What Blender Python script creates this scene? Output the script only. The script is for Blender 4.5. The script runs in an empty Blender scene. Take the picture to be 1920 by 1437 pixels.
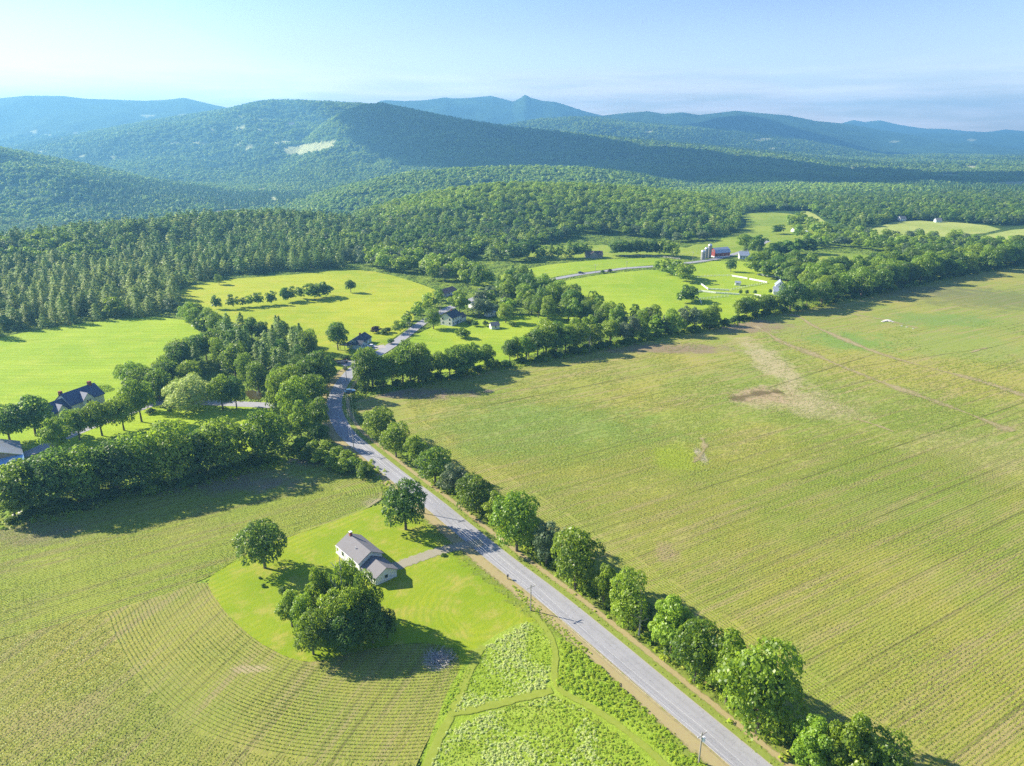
import bpy, bmesh, math, random
import numpy as np
from mathutils import Vector

R = math.radians
rng = np.random.default_rng(7)
random.seed(7)
sc = bpy.context.scene
col = sc.collection

# ---------------------------------------------------------------- camera
CAM_H = 110.0
F = 1300.0
PITCH = R(19.6)
CX, CY = 960.0, 718.5
cp, sp = math.cos(PITCH), math.sin(PITCH)
cam_d = bpy.data.cameras.new('camera')
cam_d.sensor_width = 36.0
cam_d.lens = F / 1920.0 * 36.0
cam_d.clip_start = 0.5
cam_d.clip_end = 80000.0
cam = bpy.data.objects.new('camera', cam_d)
cam.location = (0, 0, CAM_H)
cam.rotation_euler = (math.pi / 2 - PITCH, 0, 0)
col.objects.link(cam)
sc.camera = cam

# ---------------------------------------------------------------- world, sun, exposure
SUN_EL = R(29.5)
SUN_AZ = math.atan2(-0.936, 0.352)          # clockwise from +Y
sun_vec = Vector((math.sin(SUN_AZ) * math.cos(SUN_EL), math.cos(SUN_AZ) * math.cos(SUN_EL), math.sin(SUN_EL)))
world = bpy.data.worlds.new('World')
sc.world = world
world.use_nodes = True
wn, wl = world.node_tree.nodes, world.node_tree.links
wn.clear()
sky = wn.new('ShaderNodeTexSky')
sky.sky_type = 'NISHITA'
sky.sun_disc = False
sky.sun_elevation = SUN_EL
sky.sun_rotation = SUN_AZ
sky.altitude = 300
sky.air_density = 1.0
sky.dust_density = 0.2
sky.ozone_density = 2.0
tc = wn.new('ShaderNodeTexCoord')
sep = wn.new('ShaderNodeSeparateXYZ')
wl.new(tc.outputs['Generated'], sep.inputs[0])
# thin pale cloud streaks close to the horizon
mp = wn.new('ShaderNodeMapping')
mp.inputs['Scale'].default_value = (2.2, 2.2, 26)
wl.new(tc.outputs['Generated'], mp.inputs[0])
cn = wn.new('ShaderNodeTexNoise')
cn.inputs['Scale'].default_value = 2.3
cn.inputs['Detail'].default_value = 7
cn.inputs['Roughness'].default_value = 0.6
wl.new(mp.outputs[0], cn.inputs[0])
cr = wn.new('ShaderNodeMapRange')
cr.interpolation_type = 'SMOOTHSTEP'
cr.inputs[1].default_value = 0.34
cr.inputs[2].default_value = 0.68
wl.new(cn.outputs[0], cr.inputs[0])
lo = wn.new('ShaderNodeMapRange')
lo.interpolation_type = 'SMOOTHSTEP'
lo.inputs[1].default_value = 0.10
lo.inputs[2].default_value = 0.0
wl.new(sep.outputs[2], lo.inputs[0])
mu = wn.new('ShaderNodeMath')
mu.operation = 'MULTIPLY'
wl.new(cr.outputs[0], mu.inputs[0])
wl.new(lo.outputs[0], mu.inputs[1])
mu2 = wn.new('ShaderNodeMath')
mu2.operation = 'MULTIPLY'
mu2.inputs[1].default_value = 0.35
wl.new(mu.outputs[0], mu2.inputs[0])
mx = wn.new('ShaderNodeMix')
mx.data_type = 'RGBA'
mx.inputs[7].default_value = (17.0, 17.0, 17.5, 1)
wl.new(mu2.outputs[0], mx.inputs[0])
wl.new(sky.outputs[0], mx.inputs[6])
bgn = wn.new('ShaderNodeBackground')
bgn.inputs[1].default_value = 0.098
# clear summer blue: whitish only in the first degrees above the hills
tg = wn.new('ShaderNodeMapRange')
tg.interpolation_type = 'SMOOTHSTEP'
tg.inputs[1].default_value = -0.02
tg.inputs[2].default_value = 0.24
wl.new(sep.outputs[2], tg.inputs[0])
tm = wn.new('ShaderNodeMix')
tm.data_type = 'RGBA'
tm.inputs[6].default_value = (1.42, 1.12, 1.04, 1)
tm.inputs[7].default_value = (0.60, 0.58, 0.80, 1)
wl.new(tg.outputs[0], tm.inputs[0])
tx = wn.new('ShaderNodeMix')
tx.data_type = 'RGBA'
tx.blend_type = 'MULTIPLY'
tx.inputs[0].default_value = 1.0
wl.new(mx.outputs[2], tx.inputs[6])
wl.new(tm.outputs[2], tx.inputs[7])
wl.new(tx.outputs[2], bgn.inputs[0])
wo = wn.new('ShaderNodeOutputWorld')
wl.new(bgn.outputs[0], wo.inputs[0])

sun_d = bpy.data.lights.new('sun', 'SUN')
sun_d.energy = 5.0
sun_d.angle = R(0.53)
sun_d.color = (1.0, 0.92, 0.76)
sun = bpy.data.objects.new('sun', sun_d)
sun.location = (0, 0, 400)
sun.rotation_euler = sun_vec.to_track_quat('Z', 'Y').to_euler()
col.objects.link(sun)

vs = sc.view_settings
vs.view_transform = 'Standard'
vs.look = 'None'
vs.exposure = 1.52
vs.gamma = 1.0
vs.use_curve_mapping = False
sc.cycles.max_bounces = 6
sc.cycles.diffuse_bounces = 2
sc.cycles.glossy_bounces = 1
sc.cycles.transmission_bounces = 2
sc.cycles.transparent_max_bounces = 8
sc.cycles.volume_bounces = 0
sc.cycles.use_denoising = False
sc.cycles.denoising_prefilter = 'ACCURATE'

# ---------------------------------------------------------------- helpers: photograph pixel <-> place
def P(x, y, z=0.0):
    u = (x - CX) / F
    v = (CY - y) / F
    dz = -sp + v * cp
    dy = cp + v * sp
    t = (z - CAM_H) / dz
    return (u * t, dy * t)

def Pz(x, y, Y):
    """height of the ray through a pixel at forward distance Y, and its X/Y"""
    u = (x - CX) / F
    v = (CY - y) / F
    dz = -sp + v * cp
    dy = cp + v * sp
    return u / dy, CAM_H + dz / dy * Y

def PP(pts, z=0.0):
    return [P(x, y, z) for x, y in pts]

def to_px(X, Y, Z):
    d = Y * cp - (Z - CAM_H) * sp
    up = Y * sp + (Z - CAM_H) * cp
    return CX + F * X / d, CY - F * up / d

def inside(poly, X, Y):
    X = np.asarray(X, float)
    Y = np.asarray(Y, float)
    res = np.zeros(X.shape, bool)
    n = len(poly)
    j = n - 1
    for i in range(n):
        xi, yi = poly[i]
        xj, yj = poly[j]
        c = ((yi > Y) != (yj > Y)) & (X < (xj - xi) * (Y - yi) / ((yj - yi) if yj != yi else 1e-9) + xi)
        res ^= c
        j = i
    return res

def smooth(x):
    x = np.clip(x, 0, 1)
    return x * x * (3 - 2 * x)

_tab = np.random.default_rng(3).random((256, 256))
def vnoise(x, y):
    xi = np.floor(x).astype(int)
    yi = np.floor(y).astype(int)
    fx = smooth(x - xi)
    fy = smooth(y - yi)
    a = _tab[xi & 255, yi & 255]
    b = _tab[(xi + 1) & 255, yi & 255]
    c = _tab[xi & 255, (yi + 1) & 255]
    d = _tab[(xi + 1) & 255, (yi + 1) & 255]
    return (a * (1 - fx) + b * fx) * (1 - fy) + (c * (1 - fx) + d * fx) * fy
def fbm(x, y, o=5):
    s = 0
    amp = 1.0
    tot = 0
    for k in range(o):
        s = s + amp * (vnoise(x * 2 ** k + 17 * k, y * 2 ** k + 31 * k) - 0.5)
        tot += amp
        amp *= 0.5
    return s / tot * 2

# ---------------------------------------------------------------- helpers: objects
def tag(o, label=None, cat=None, group=None, kind=None):
    if label: o['label'] = label
    if cat: o['category'] = cat
    if group: o['group'] = group
    if kind: o['kind'] = kind
    return o

def link(o, parent=None):
    col.objects.link(o)
    if parent is not None:
        o.parent = parent
    return o

def empty(name, loc, rz=0.0):
    o = bpy.data.objects.new(name, None)
    o.empty_display_size = 1
    o.location = loc
    o.rotation_euler = (0, 0, rz)
    return link(o)

def mesh_np(name, verts, faces, mats, attrs=None, smooth_shade=False):
    me = bpy.data.meshes.new(name)
    verts = np.asarray(verts, dtype=np.float32)
    faces = np.asarray(faces, dtype=np.int32)
    k = faces.shape[1]
    me.vertices.add(len(verts))
    me.vertices.foreach_set('co', verts.ravel())
    me.loops.add(faces.size)
    me.loops.foreach_set('vertex_index', faces.ravel())
    me.polygons.add(len(faces))
    me.polygons.foreach_set('loop_start', np.arange(0, faces.size, k, dtype=np.int32))
    me.polygons.foreach_set('loop_total', np.full(len(faces), k, dtype=np.int32))
    if smooth_shade:
        me.polygons.foreach_set('use_smooth', np.ones(len(faces), dtype=bool))
    for nm, (dom, data) in (attrs or {}).items():
        at = me.attributes.new(nm, 'FLOAT', dom)
        at.data.foreach_set('value', np.asarray(data, dtype=np.float32))
    for m in (mats if isinstance(mats, (list, tuple)) else [mats]):
        me.materials.append(m)
    me.update()
    return me

class MB:
    """collects boxes, tubes and polygons, links them as one mesh object"""
    def __init__(s):
        s.v, s.f = [], []
    def poly(s, pts):
        b = len(s.v)
        s.v += [tuple(p) for p in pts]
        s.f.append(list(range(b, b + len(pts))))
    def box(s, x0, x1, y0, y1, z0, z1):
        b = len(s.v)
        s.v += [(x0, y0, z0), (x1, y0, z0), (x1, y1, z0), (x0, y1, z0), (x0, y0, z1), (x1, y0, z1), (x1, y1, z1), (x0, y1, z1)]
        for q in ((0, 3, 2, 1), (4, 5, 6, 7), (0, 1, 5, 4), (1, 2, 6, 5), (2, 3, 7, 6), (3, 0, 4, 7)):
            s.f.append([b + i for i in q])
    def tube(s, pts, rad, n=6, cap=True):
        pts = [Vector(p) for p in pts]
        rads = rad if isinstance(rad, (list, tuple)) else [rad] * len(pts)
        rings = []
        for i, p in enumerate(pts):
            d = (pts[min(i + 1, len(pts) - 1)] - pts[max(i - 1, 0)]).normalized()
            a = Vector((0, 0, 1)) if abs(d.z) < 0.9 else Vector((1, 0, 0))
            e1 = d.cross(a).normalized()
            e2 = d.cross(e1)
            b = len(s.v)
            for k in range(n):
                t = 2 * math.pi * k / n
                s.v.append(tuple(p + (e1 * math.cos(t) + e2 * math.sin(t)) * rads[i]))
            rings.append(b)
        for i in range(len(rings) - 1):
            for k in range(n):
                k2 = (k + 1) % n
                s.f.append([rings[i] + k, rings[i] + k2, rings[i + 1] + k2, rings[i + 1] + k])
        if cap:
            s.f.append([rings[0] + k for k in range(n)][::-1])
            s.f.append([rings[-1] + k for k in range(n)])
    def me(s, name, m):
        me = bpy.data.meshes.new(name)
        me.from_pydata(s.v, [], s.f)
        me.materials.append(m)
        bm = bmesh.new()
        bm.from_mesh(me)
        bmesh.ops.recalc_face_normals(bm, faces=bm.faces)
        bm.to_mesh(me)
        bm.free()
        return me
    def build(s, name, m, parent=None):
        return link(bpy.data.objects.new(name, s.me(name, m)), parent)

# ---------------------------------------------------------------- helpers: materials
class NT:
    def __init__(s, name):
        s.m = bpy.data.materials.new(name)
        s.m.use_nodes = True
        s.t = s.m.node_tree
        s.n, s.l = s.t.nodes, s.t.links
        s.n.clear()
        s.out = s.n.new('ShaderNodeOutputMaterial')
    def put(s, sock, v):
        if isinstance(v, bpy.types.NodeSocket):
            s.l.new(v, sock)
        elif v is not None:
            if sock.type == 'RGBA' and len(v) == 3:
                v = (*v, 1)
            sock.default_value = v
    def pos(s):
        return s.n.new('ShaderNodeNewGeometry').outputs['Position']
    def math(s, op, a, b=None, c=None, clamp=False):
        n = s.n.new('ShaderNodeMath')
        n.operation = op
        n.use_clamp = clamp
        s.put(n.inputs[0], a)
        s.put(n.inputs[1], b)
        s.put(n.inputs[2], c)
        return n.outputs[0]
    def vmul(s, v, scale=(1, 1, 1), rot=0.0, loc=(0, 0, 0)):
        n = s.n.new('ShaderNodeMapping')
        n.vector_type = 'POINT'
        n.inputs['Location'].default_value = loc
        n.inputs['Rotation'].default_value = (0, 0, rot)
        n.inputs['Scale'].default_value = scale
        s.l.new(v, n.inputs[0])
        return n.outputs[0]
    def noise(s, v, scale, detail=4, rough=0.55, dist=0.0):
        n = s.n.new('ShaderNodeTexNoise')
        s.put(n.inputs['Vector'], v)
        n.inputs['Scale'].default_value = scale
        n.inputs['Detail'].default_value = detail
        n.inputs['Roughness'].default_value = rough
        n.inputs['Distortion'].default_value = dist
        return n.outputs[0]
    def ss(s, v, a, b, lo=0.0, hi=1.0):
        n = s.n.new('ShaderNodeMapRange')
        n.interpolation_type = 'SMOOTHSTEP'
        s.put(n.inputs[0], v)
        n.inputs[1].default_value = a
        n.inputs[2].default_value = b
        n.inputs[3].default_value = lo
        n.inputs[4].default_value = hi
        return n.outputs[0]
    def mix(s, f, a, b):
        n = s.n.new('ShaderNodeMix')
        n.data_type = 'RGBA'
        s.put(n.inputs[0], f)
        s.put(n.inputs[6], a)
        s.put(n.inputs[7], b)
        return n.outputs[2]
    def sep(s, v):
        n = s.n.new('ShaderNodeSeparateXYZ')
        s.l.new(v, n.inputs[0])
        return n.outputs
    def attr(s, name):
        n = s.n.new('ShaderNodeAttribute')
        n.attribute_name = name
        return n.outputs['Fac']
    def bump(s, h, strength=0.5, dist=0.3):
        n = s.n.new('ShaderNodeBump')
        n.inputs['Strength'].default_value = strength
        n.inputs['Distance'].default_value = dist
        s.put(n.inputs['Height'], h)
        return n.outputs[0]
    def bsdf(s, colr, rough=0.9, metal=0.0, normal=None, spec=0.3, emit=None):
        n = s.n.new('ShaderNodeBsdfPrincipled')
        s.put(n.inputs['Base Color'], colr)
        s.put(n.inputs['Roughness'], rough)
        n.inputs['Metallic'].default_value = metal
        n.inputs['Specular IOR Level'].default_value = spec
        if normal is not None:
            s.l.new(normal, n.inputs['Normal'])
        s.l.new(n.outputs[0], s.out.inputs[0])
        return n

def plain(name, c, rough=0.8, metal=0.0, var=0.12, scale=1.2, spec=0.3):
    t = NT(name)
    p = t.pos()
    f = t.noise(p, scale, 5, 0.6)
    c2 = tuple(x * (1 - var * 2) for x in c)
    t.bsdf(t.mix(f, c2, tuple(min(1, x * (1 + var)) for x in c)), rough, metal, spec=spec)
    return t.m

def striped(name, c, pitch, axis, depth=0.25, rough=0.6, metal=0.0, var=0.15):
    """boards, courses or seams as fine relief"""
    t = NT(name)
    tcn = t.n.new('ShaderNodeTexCoord').outputs['Object']
    a = t.sep(tcn)[axis]
    w = t.math('FRACT', t.math('MULTIPLY', a, 1.0 / pitch))
    line = t.ss(w, 0.0, 0.16, 1.0, 0.0)
    f = t.noise(t.pos(), 0.8, 5, 0.6)
    base = t.mix(f, tuple(x * (1 - var) for x in c), c)
    colr = t.mix(t.math('MULTIPLY', line, depth), base, tuple(x * 0.4 for x in c))
    t.bsdf(colr, rough, metal, normal=t.bump(w, 0.4, 0.04))
    return t.m

def leaf_mat(name, dark, light, transl=0.35, rnd=0.5):
    t = NT(name)
    tone = t.attr('tone')
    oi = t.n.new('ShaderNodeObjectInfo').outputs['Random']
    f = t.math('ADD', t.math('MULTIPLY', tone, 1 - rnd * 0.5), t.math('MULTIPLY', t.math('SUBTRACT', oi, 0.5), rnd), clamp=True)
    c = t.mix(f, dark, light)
    # a little hue change from tree to tree
    hs = t.n.new('ShaderNodeHueSaturation')
    t.l.new(c, hs.inputs['Color'])
    t.put(hs.inputs['Hue'], t.math('ADD', 0.485, t.math('MULTIPLY', t.math('FRACT', t.math('MULTIPLY', oi, 7.31)), 0.03)))
    c = hs.outputs[0]
    d = t.n.new('ShaderNodeBsdfDiffuse')
    t.l.new(c, d.inputs[0])
    tr = t.n.new('ShaderNodeBsdfTranslucent')
    t.l.new(t.mix(0.35, c, tuple(min(1, x * 1.5) for x in light)), tr.inputs[0])
    m = t.n.new('ShaderNodeMixShader')
    m.inputs[0].default_value = transl
    t.l.new(d.outputs[0], m.inputs[1])
    t.l.new(tr.outputs[0], m.inputs[2])
    g = t.n.new('ShaderNodeBsdfGlossy')
    g.inputs['Roughness'].default_value = 0.45
    g.inputs['Color'].default_value = (1, 1, 1, 1)
    m2 = t.n.new('ShaderNodeMixShader')
    m2.inputs[0].default_value = 0.025
    t.l.new(m.outputs[0], m2.inputs[1])
    t.l.new(g.outputs[0], m2.inputs[2])
    t.l.new(m2.outputs[0], t.out.inputs[0])
    return t.m

M = {}
M['leaf'] = leaf_mat('leaf_mid', (0.06, 0.125, 0.010), (0.36, 0.50, 0.030), 0.5)
M['leaf_dark'] = leaf_mat('leaf_dark', (0.045, 0.10, 0.016), (0.21, 0.35, 0.034), 0.5, 0.4)
M['leaf_light'] = leaf_mat('leaf_light', (0.12, 0.21, 0.012), (0.42, 0.56, 0.04), 0.5, 0.4)
M['leaf_pale'] = leaf_mat('leaf_pale', (0.06, 0.10, 0.035), (0.22, 0.29, 0.12), 0.3, 0.4)
M['leaf_willow'] = leaf_mat('leaf_willow', (0.26, 0.33, 0.05), (0.60, 0.66, 0.19), 0.45, 0.1)
M['leaf_purple'] = leaf_mat('leaf_purple', (0.025, 0.014, 0.016), (0.075, 0.035, 0.035), 0.2, 0.2)
M['leaf_orange'] = leaf_mat('leaf_orange', (0.35, 0.20, 0.02), (0.6, 0.38, 0.04), 0.3, 0.2)
M['pine'] = leaf_mat('pine_needles', (0.06, 0.13, 0.025), (0.29, 0.42, 0.07), 0.5, 0.5)
M['pine_light'] = leaf_mat('pine_needles_light', (0.13, 0.21, 0.04), (0.46, 0.55, 0.13), 0.45, 0.5)
M['far_leaf'] = leaf_mat('far_leaf', (0.13, 0.24, 0.025), (0.46, 0.60, 0.06), 0.4, 0.45)
M['far_pine'] = leaf_mat('far_pine', (0.05, 0.12, 0.03), (0.20, 0.33, 0.07), 0.35, 0.45)
M['crop'] = leaf_mat('crop_leaf', (0.14, 0.215, 0.014), (0.38, 0.47, 0.04), 0.35, 0.25)
M['weed'] = leaf_mat('weed_leaf', (0.24, 0.36, 0.02), (0.50, 0.62, 0.05), 0.45, 0.3)
M['weed_pale'] = leaf_mat('flowering_weed', (0.42, 0.52, 0.11), (0.70, 0.76, 0.32), 0.4, 0.2)
M['tall_grass'] = leaf_mat('tall_grass', (0.26, 0.34, 0.03), (0.50, 0.56, 0.09), 0.4, 0.3)
M['bark'] = plain('bark', (0.16, 0.125, 0.095), 0.95, var=0.3, scale=3)
M['dead_bark'] = plain('dead_bark', (0.42, 0.40, 0.36), 0.95, var=0.15, scale=3)
M['siding'] = striped('white_siding', (0.78, 0.78, 0.75), 0.22, 2, 0.25)
M['cream_siding'] = striped('cream_siding', (0.74, 0.76, 0.66), 0.22, 2, 0.25)
M['aqua_siding'] = striped('pale_siding', (0.62, 0.74, 0.74), 0.22, 2, 0.25)
M['grey_siding'] = striped('grey_siding', (0.30, 0.27, 0.25), 0.25, 2, 0.3)
M['red_siding'] = striped('red_boards', (0.27, 0.05, 0.04), 0.35, 0, 0.35)
M['trim'] = plain('white_trim', (0.80, 0.80, 0.78), 0.6, var=0.04)
M['shingle_grey'] = striped('grey_shingles', (0.22, 0.21, 0.215), 0.35, 0, 0.22, 0.95, var=0.22)
M['shingle_dark'] = striped('dark_shingles', (0.07, 0.08, 0.10), 0.35, 0, 0.2, 0.7, var=0.3)
M['shingle_navy'] = striped('navy_shingles', (0.11, 0.135, 0.21), 0.35, 0, 0.2, 0.6, var=0.3)
M['shingle_brown'] = striped('brown_shingles', (0.16, 0.12, 0.11), 0.35, 0, 0.2, 0.9, var=0.3)
M['tin'] = striped('ribbed_tin', (0.55, 0.58, 0.62), 0.6, 0, 0.3, 0.35, 0.5)
M['tin_blue'] = striped('blue_tin', (0.30, 0.52, 0.78), 0.6, 0, 0.2, 0.4, 0.2)
M['glass'] = plain('window_glass', (0.03, 0.04, 0.05), 0.08, spec=0.8, var=0.05)
M['brick'] = plain('chimney_brick', (0.30, 0.10, 0.07), 0.9, var=0.2, scale=6)
M['concrete'] = plain('silo_concrete', (0.34, 0.33, 0.30), 0.9, var=0.2, scale=0.6)
M['dome'] = plain('silo_dome_metal', (0.72, 0.74, 0.76), 0.3, 0.6, var=0.05)
M['wood'] = plain('pole_wood', (0.33, 0.30, 0.26), 0.9, var=0.15, scale=4)
M['wire'] = plain('aluminium_wire', (0.60, 0.60, 0.58), 0.5, 0.0, var=0.03)
M['cable'] = plain('black_cable', (0.045, 0.045, 0.05), 0.6, var=0.1)
M['insulator'] = plain('transformer_paint', (0.82, 0.82, 0.80), 0.4, var=0.04)
M['fence_white'] = plain('white_fence_paint', (0.82, 0.81, 0.74), 0.6, var=0.05)
M['fence_grey'] = plain('weathered_fence', (0.40, 0.38, 0.34), 0.9, var=0.15)
M['car_white'] = plain('white_car_paint', (0.82, 0.83, 0.85), 0.25, var=0.02, spec=0.6)
M['car_blue'] = plain('blue_car_paint', (0.10, 0.24, 0.42), 0.25, 0.2, var=0.03, spec=0.6)
M['car_dark'] = plain('dark_car_paint', (0.03, 0.033, 0.04), 0.25, 0.2, var=0.03, spec=0.6)
M['rubber'] = plain('tyre_rubber', (0.02, 0.02, 0.02), 0.9, var=0.1)
M['orange'] = plain('orange_machine_paint', (0.62, 0.12, 0.02), 0.45, var=0.1)
M['plank'] = plain('stacked_planks', (0.30, 0.13, 0.07), 0.85, var=0.3, scale=2)
M['stone'] = plain('pale_field_stone', (0.62, 0.58, 0.52), 0.95, var=0.2, scale=1.5)

# ---------------------------------------------------------------- terrain shape
def crest(pts, Yc):
    a, z = [], []
    for x, y in pts:
        aa, zz = Pz(x, y, Yc)
        a.append(aa)
        z.append(zz)
    return np.array(a), np.array(z)

HILLS = []      # (crest a, crest z, Yc, front width, back width, roughness)
def hill(Yc, wf, wb, rough, pts):
    a, z = crest(pts, Yc)
    HILLS.append((a, z, Yc, wf, wb, rough))

hill(1080, 340, 320, 0.10, [(560, 500), (620, 452), (680, 410), (760, 383), (860, 365), (960, 355), (1100, 359), (1200, 367), (1320, 383), (1390, 412), (1440, 440)])
hill(1900, 560, 500, 0.22, [(420, 440), (500, 400), (560, 384), (640, 356), (720, 337), (780, 327), (860, 320), (1000, 316), (1100, 320), (1200, 332), (1290, 356), (1360, 400)])
hill(2300, 950, 800, 0.26, [(-900, 220), (-300, 240), (-100, 262), (0, 280), (100, 299), (200, 322), (300, 344), (400, 358), (480, 378), (560, 425)])
hill(4900, 2100, 1200, 0.16, [(-300, 330), (-100, 300), (60, 270), (200, 243), (330, 221), (430, 206), (470, 197), (510, 191.5), (560, 192), (620, 194), (690, 198), (760, 215), (900, 245), (1000, 300)])
hill(3900, 1500, 1100, 0.18, [(480, 330), (540, 290), (600, 240), (640, 215), (680, 201), (715, 197), (780, 210), (860, 226), (950, 240), (1100, 255), (1250, 269), (1400, 283), (1550, 300), (1700, 322), (1800, 345)])
hill(7200, 2400, 1500, 0.09, [(-900, 220), (-300, 195), (0, 185), (50, 180), (120, 181), (160, 186), (200, 187), (270, 190), (310, 188), (345, 184), (400, 197), (440, 205), (520, 240), (600, 290)])
hill(9000, 1700, 1500, 0.07, [(600, 275), (680, 210), (712, 190), (725, 188), (760, 190), (800, 188), (835, 183), (850, 185), (880, 184), (920, 180), (945, 186), (963, 191), (976, 184), (985, 177.5), (996, 184), (1020, 190), (1040, 191), (1060, 197), (1100, 210), (1130, 217), (1240, 250)])
hill(7600, 1700, 1500, 0.07, [(1000, 270), (1080, 230), (1130, 217), (1175, 212), (1215, 209), (1245, 214), (1280, 211), (1310, 216), (1345, 212), (1380, 208), (1420, 212), (1480, 217), (1530, 227), (1590, 233), (1660, 245), (1720, 255), (1850, 285)])
hill(5600, 1500, 1400, 0.2, [(850, 290), (930, 240), (1010, 225), (1080, 221), (1125, 223), (1210, 234), (1310, 240), (1410, 250), (1510, 264), (1610, 283), (1700, 298), (1800, 330)])
hill(6600, 1000, 1000, 0.08, [(1150, 270), (1240, 240), (1310, 230), (1350, 220), (1400, 216), (1440, 223), (1480, 235), (1560, 252), (1650, 280)])
hill(6900, 1000, 1000, 0.08, [(1580, 300), (1700, 273), (1760, 268), (1830, 269), (1920, 280), (2000, 300)])
hill(10600, 900, 700, 0.05, [(1450, 280), (1540, 245), (1580, 231), (1600, 225), (1620, 229), (1650, 226), (1685, 234), (1730, 241), (1770, 242), (1810, 246), (1850, 248), (1885, 243), (1920, 246), (2100, 240), (2500, 250)])
hill(8600, 1400, 1400, 0.05, [(1350, 275), (1500, 248), (1620, 247), (1700, 250), (1800, 252), (1920, 257), (2300, 250), (2800, 240)])

def height(X, Y):
    X = np.asarray(X, float)
    Y = np.asarray(Y, float)
    Ys = np.maximum(Y, 1.0)
    a = np.clip(X / Ys, -4, 4)
    left = smooth((0.16 - a) / 0.3)
    edge_y = np.interp(a, [-0.95, -0.72, -0.52, -0.36, -0.2], [600, 660, 790, 900, 900])
    fl = -72 * smooth((Y - edge_y) / 380) + 35 * smooth((Y - 3000) / 2500)
    fl = fl + 13 * np.maximum(0, 1 - np.abs(Y - edge_y + 15) / 110) ** 0.8 * smooth((-0.2 - a) / 0.15)
    fr = -24 * smooth((Y - 1080) / 900) + 6 * smooth((Y - 6000) / 5000)
    z = left * fl + (1 - left) * fr
    rol = fbm(X / 420 + 5, Y / 420 + 9, 3)
    z = z + rol * 16 * smooth((Y - 1000) / 900)
    out = z
    for (ca, cz, Yc, wf, wb, rough) in HILLS:
        c = np.interp(a, ca, cz)
        u = np.where(Y < Yc, (Yc - Y) / wf, (Y - Yc) / wb)
        s = smooth(1 - u)
        n = fbm(X / (Yc * 0.085) + Yc * 0.013, Y / (Yc * 0.085) + 3.1, 5)
        lift = np.maximum(c - z, 0)
        h = z + lift * s + lift * n * rough * 3.4 * (s * (1 - s)) * 2
        # stop the hill where its crest has dropped to the floor
        out = np.maximum(out, h)
    return out

# ---------------------------------------------------------------- clearings on the far hills (photograph outlines, dropped on the terrain)
CLEAR = [
    [(527, 283), (545, 274), (575, 270), (602, 266), (634, 265), (628, 274), (606, 284), (578, 290), (545, 291)],
    [(508, 268), (530, 264), (556, 265), (550, 269), (515, 271)],
    [(430, 240), (452, 237), (470, 240), (455, 244)],
    [(380, 245), (396, 240), (402, 246), (390, 249)],
    [(455, 276), (470, 271), (478, 278), (462, 281)],
    [(480, 222), (510, 220), (515, 224), (490, 226)],
    [(1205, 247), (1222, 244), (1228, 248), (1212, 250)],
    [(1408, 262), (1440, 258), (1448, 263), (1420, 266)],
    [(1752, 329), (1776, 326), (1800, 328), (1798, 333), (1765, 333)],
    [(1850, 346), (1880, 341), (1960, 340), (1960, 351), (1895, 352)],
    [(1740, 308), (1760, 305), (1765, 310), (1745, 312)],
    [(1580, 315), (1625, 313), (1632, 317), (1590, 319)],
    [(1795, 312), (1830, 311), (1834, 316), (1800, 317)],
    [(385, 399), (420, 394), (455, 391), (458, 396), (430, 400), (395, 403)],
    [(478, 356), (492, 352), (500, 357), (486, 361)],
    [(505, 372), (515, 368), (520, 378), (512, 382)],
    [(575, 358), (600, 356), (604, 360), (580, 362)],
]
_r = random.Random(12)
for _k in range(34):
    _x, _y = (_r.uniform(60, 620), _r.uniform(215, 300)) if _k % 2 else (_r.uniform(1150, 1900), _r.uniform(252, 318))
    _w, _h = _r.uniform(6, 20), _r.uniform(1.2, 2.6)
    CLEAR.append([(_x - _w, _y), (_x - _w * 0.3, _y - _h), (_x + _w * 0.7, _y - _h * 0.7), (_x + _w, _y + _h * 0.3), (_x, _y + _h)])
def clearing(X, Y, Z):
    px, py = to_px(X, Y, Z)
    m = np.zeros(np.shape(X), bool)
    for k, c in enumerate(CLEAR):
        far = 3000 if k not in (13, 14, 15, 16, 8, 9) and k < 17 else 1700 if k >= 17 else 1100
        m |= inside(c, px, py) & (Y > far)
    return m

# ---------------------------------------------------------------- the ground as one sheet
def terrain_mat():
    t = NT('terrain')
    p = t.pos()
    n1 = t.noise(p, 0.004, 6, 0.62)
    n2 = t.noise(p, 0.05, 5, 0.65)
    n3 = t.noise(p, 0.6, 4, 0.6)
    f = t.math('ADD', t.math('MULTIPLY', n1, 0.55), t.math('MULTIPLY', n2, 0.45))
    forest = t.mix(t.ss(f, 0.38, 0.62), (0.020, 0.055, 0.016), (0.075, 0.145, 0.028))
    rough = t.mix(t.ss(t.noise(p, 0.09, 6, 0.65), 0.35, 0.65), (0.12, 0.20, 0.02), (0.25, 0.33, 0.035))
    rough = t.mix(t.math('MULTIPLY', n3, 0.6), rough, (0.05, 0.09, 0.015))
    far = t.ss(t.sep(p)[1], 700, 1000)
    c = t.mix(far, rough, forest)
    c = t.mix(t.attr('open'), c, t.mix(n2, (0.36, 0.40, 0.16), (0.62, 0.60, 0.30)))
    h = t.math('ADD', t.math('MULTIPLY', n2, 5.0), t.noise(p, 0.02, 4, 0.6))
    t.bsdf(c, 0.95, normal=t.bump(t.noise(p, 0.055, 5, 0.7), 1.0, 16.0), spec=0.1)
    return t.m

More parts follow.
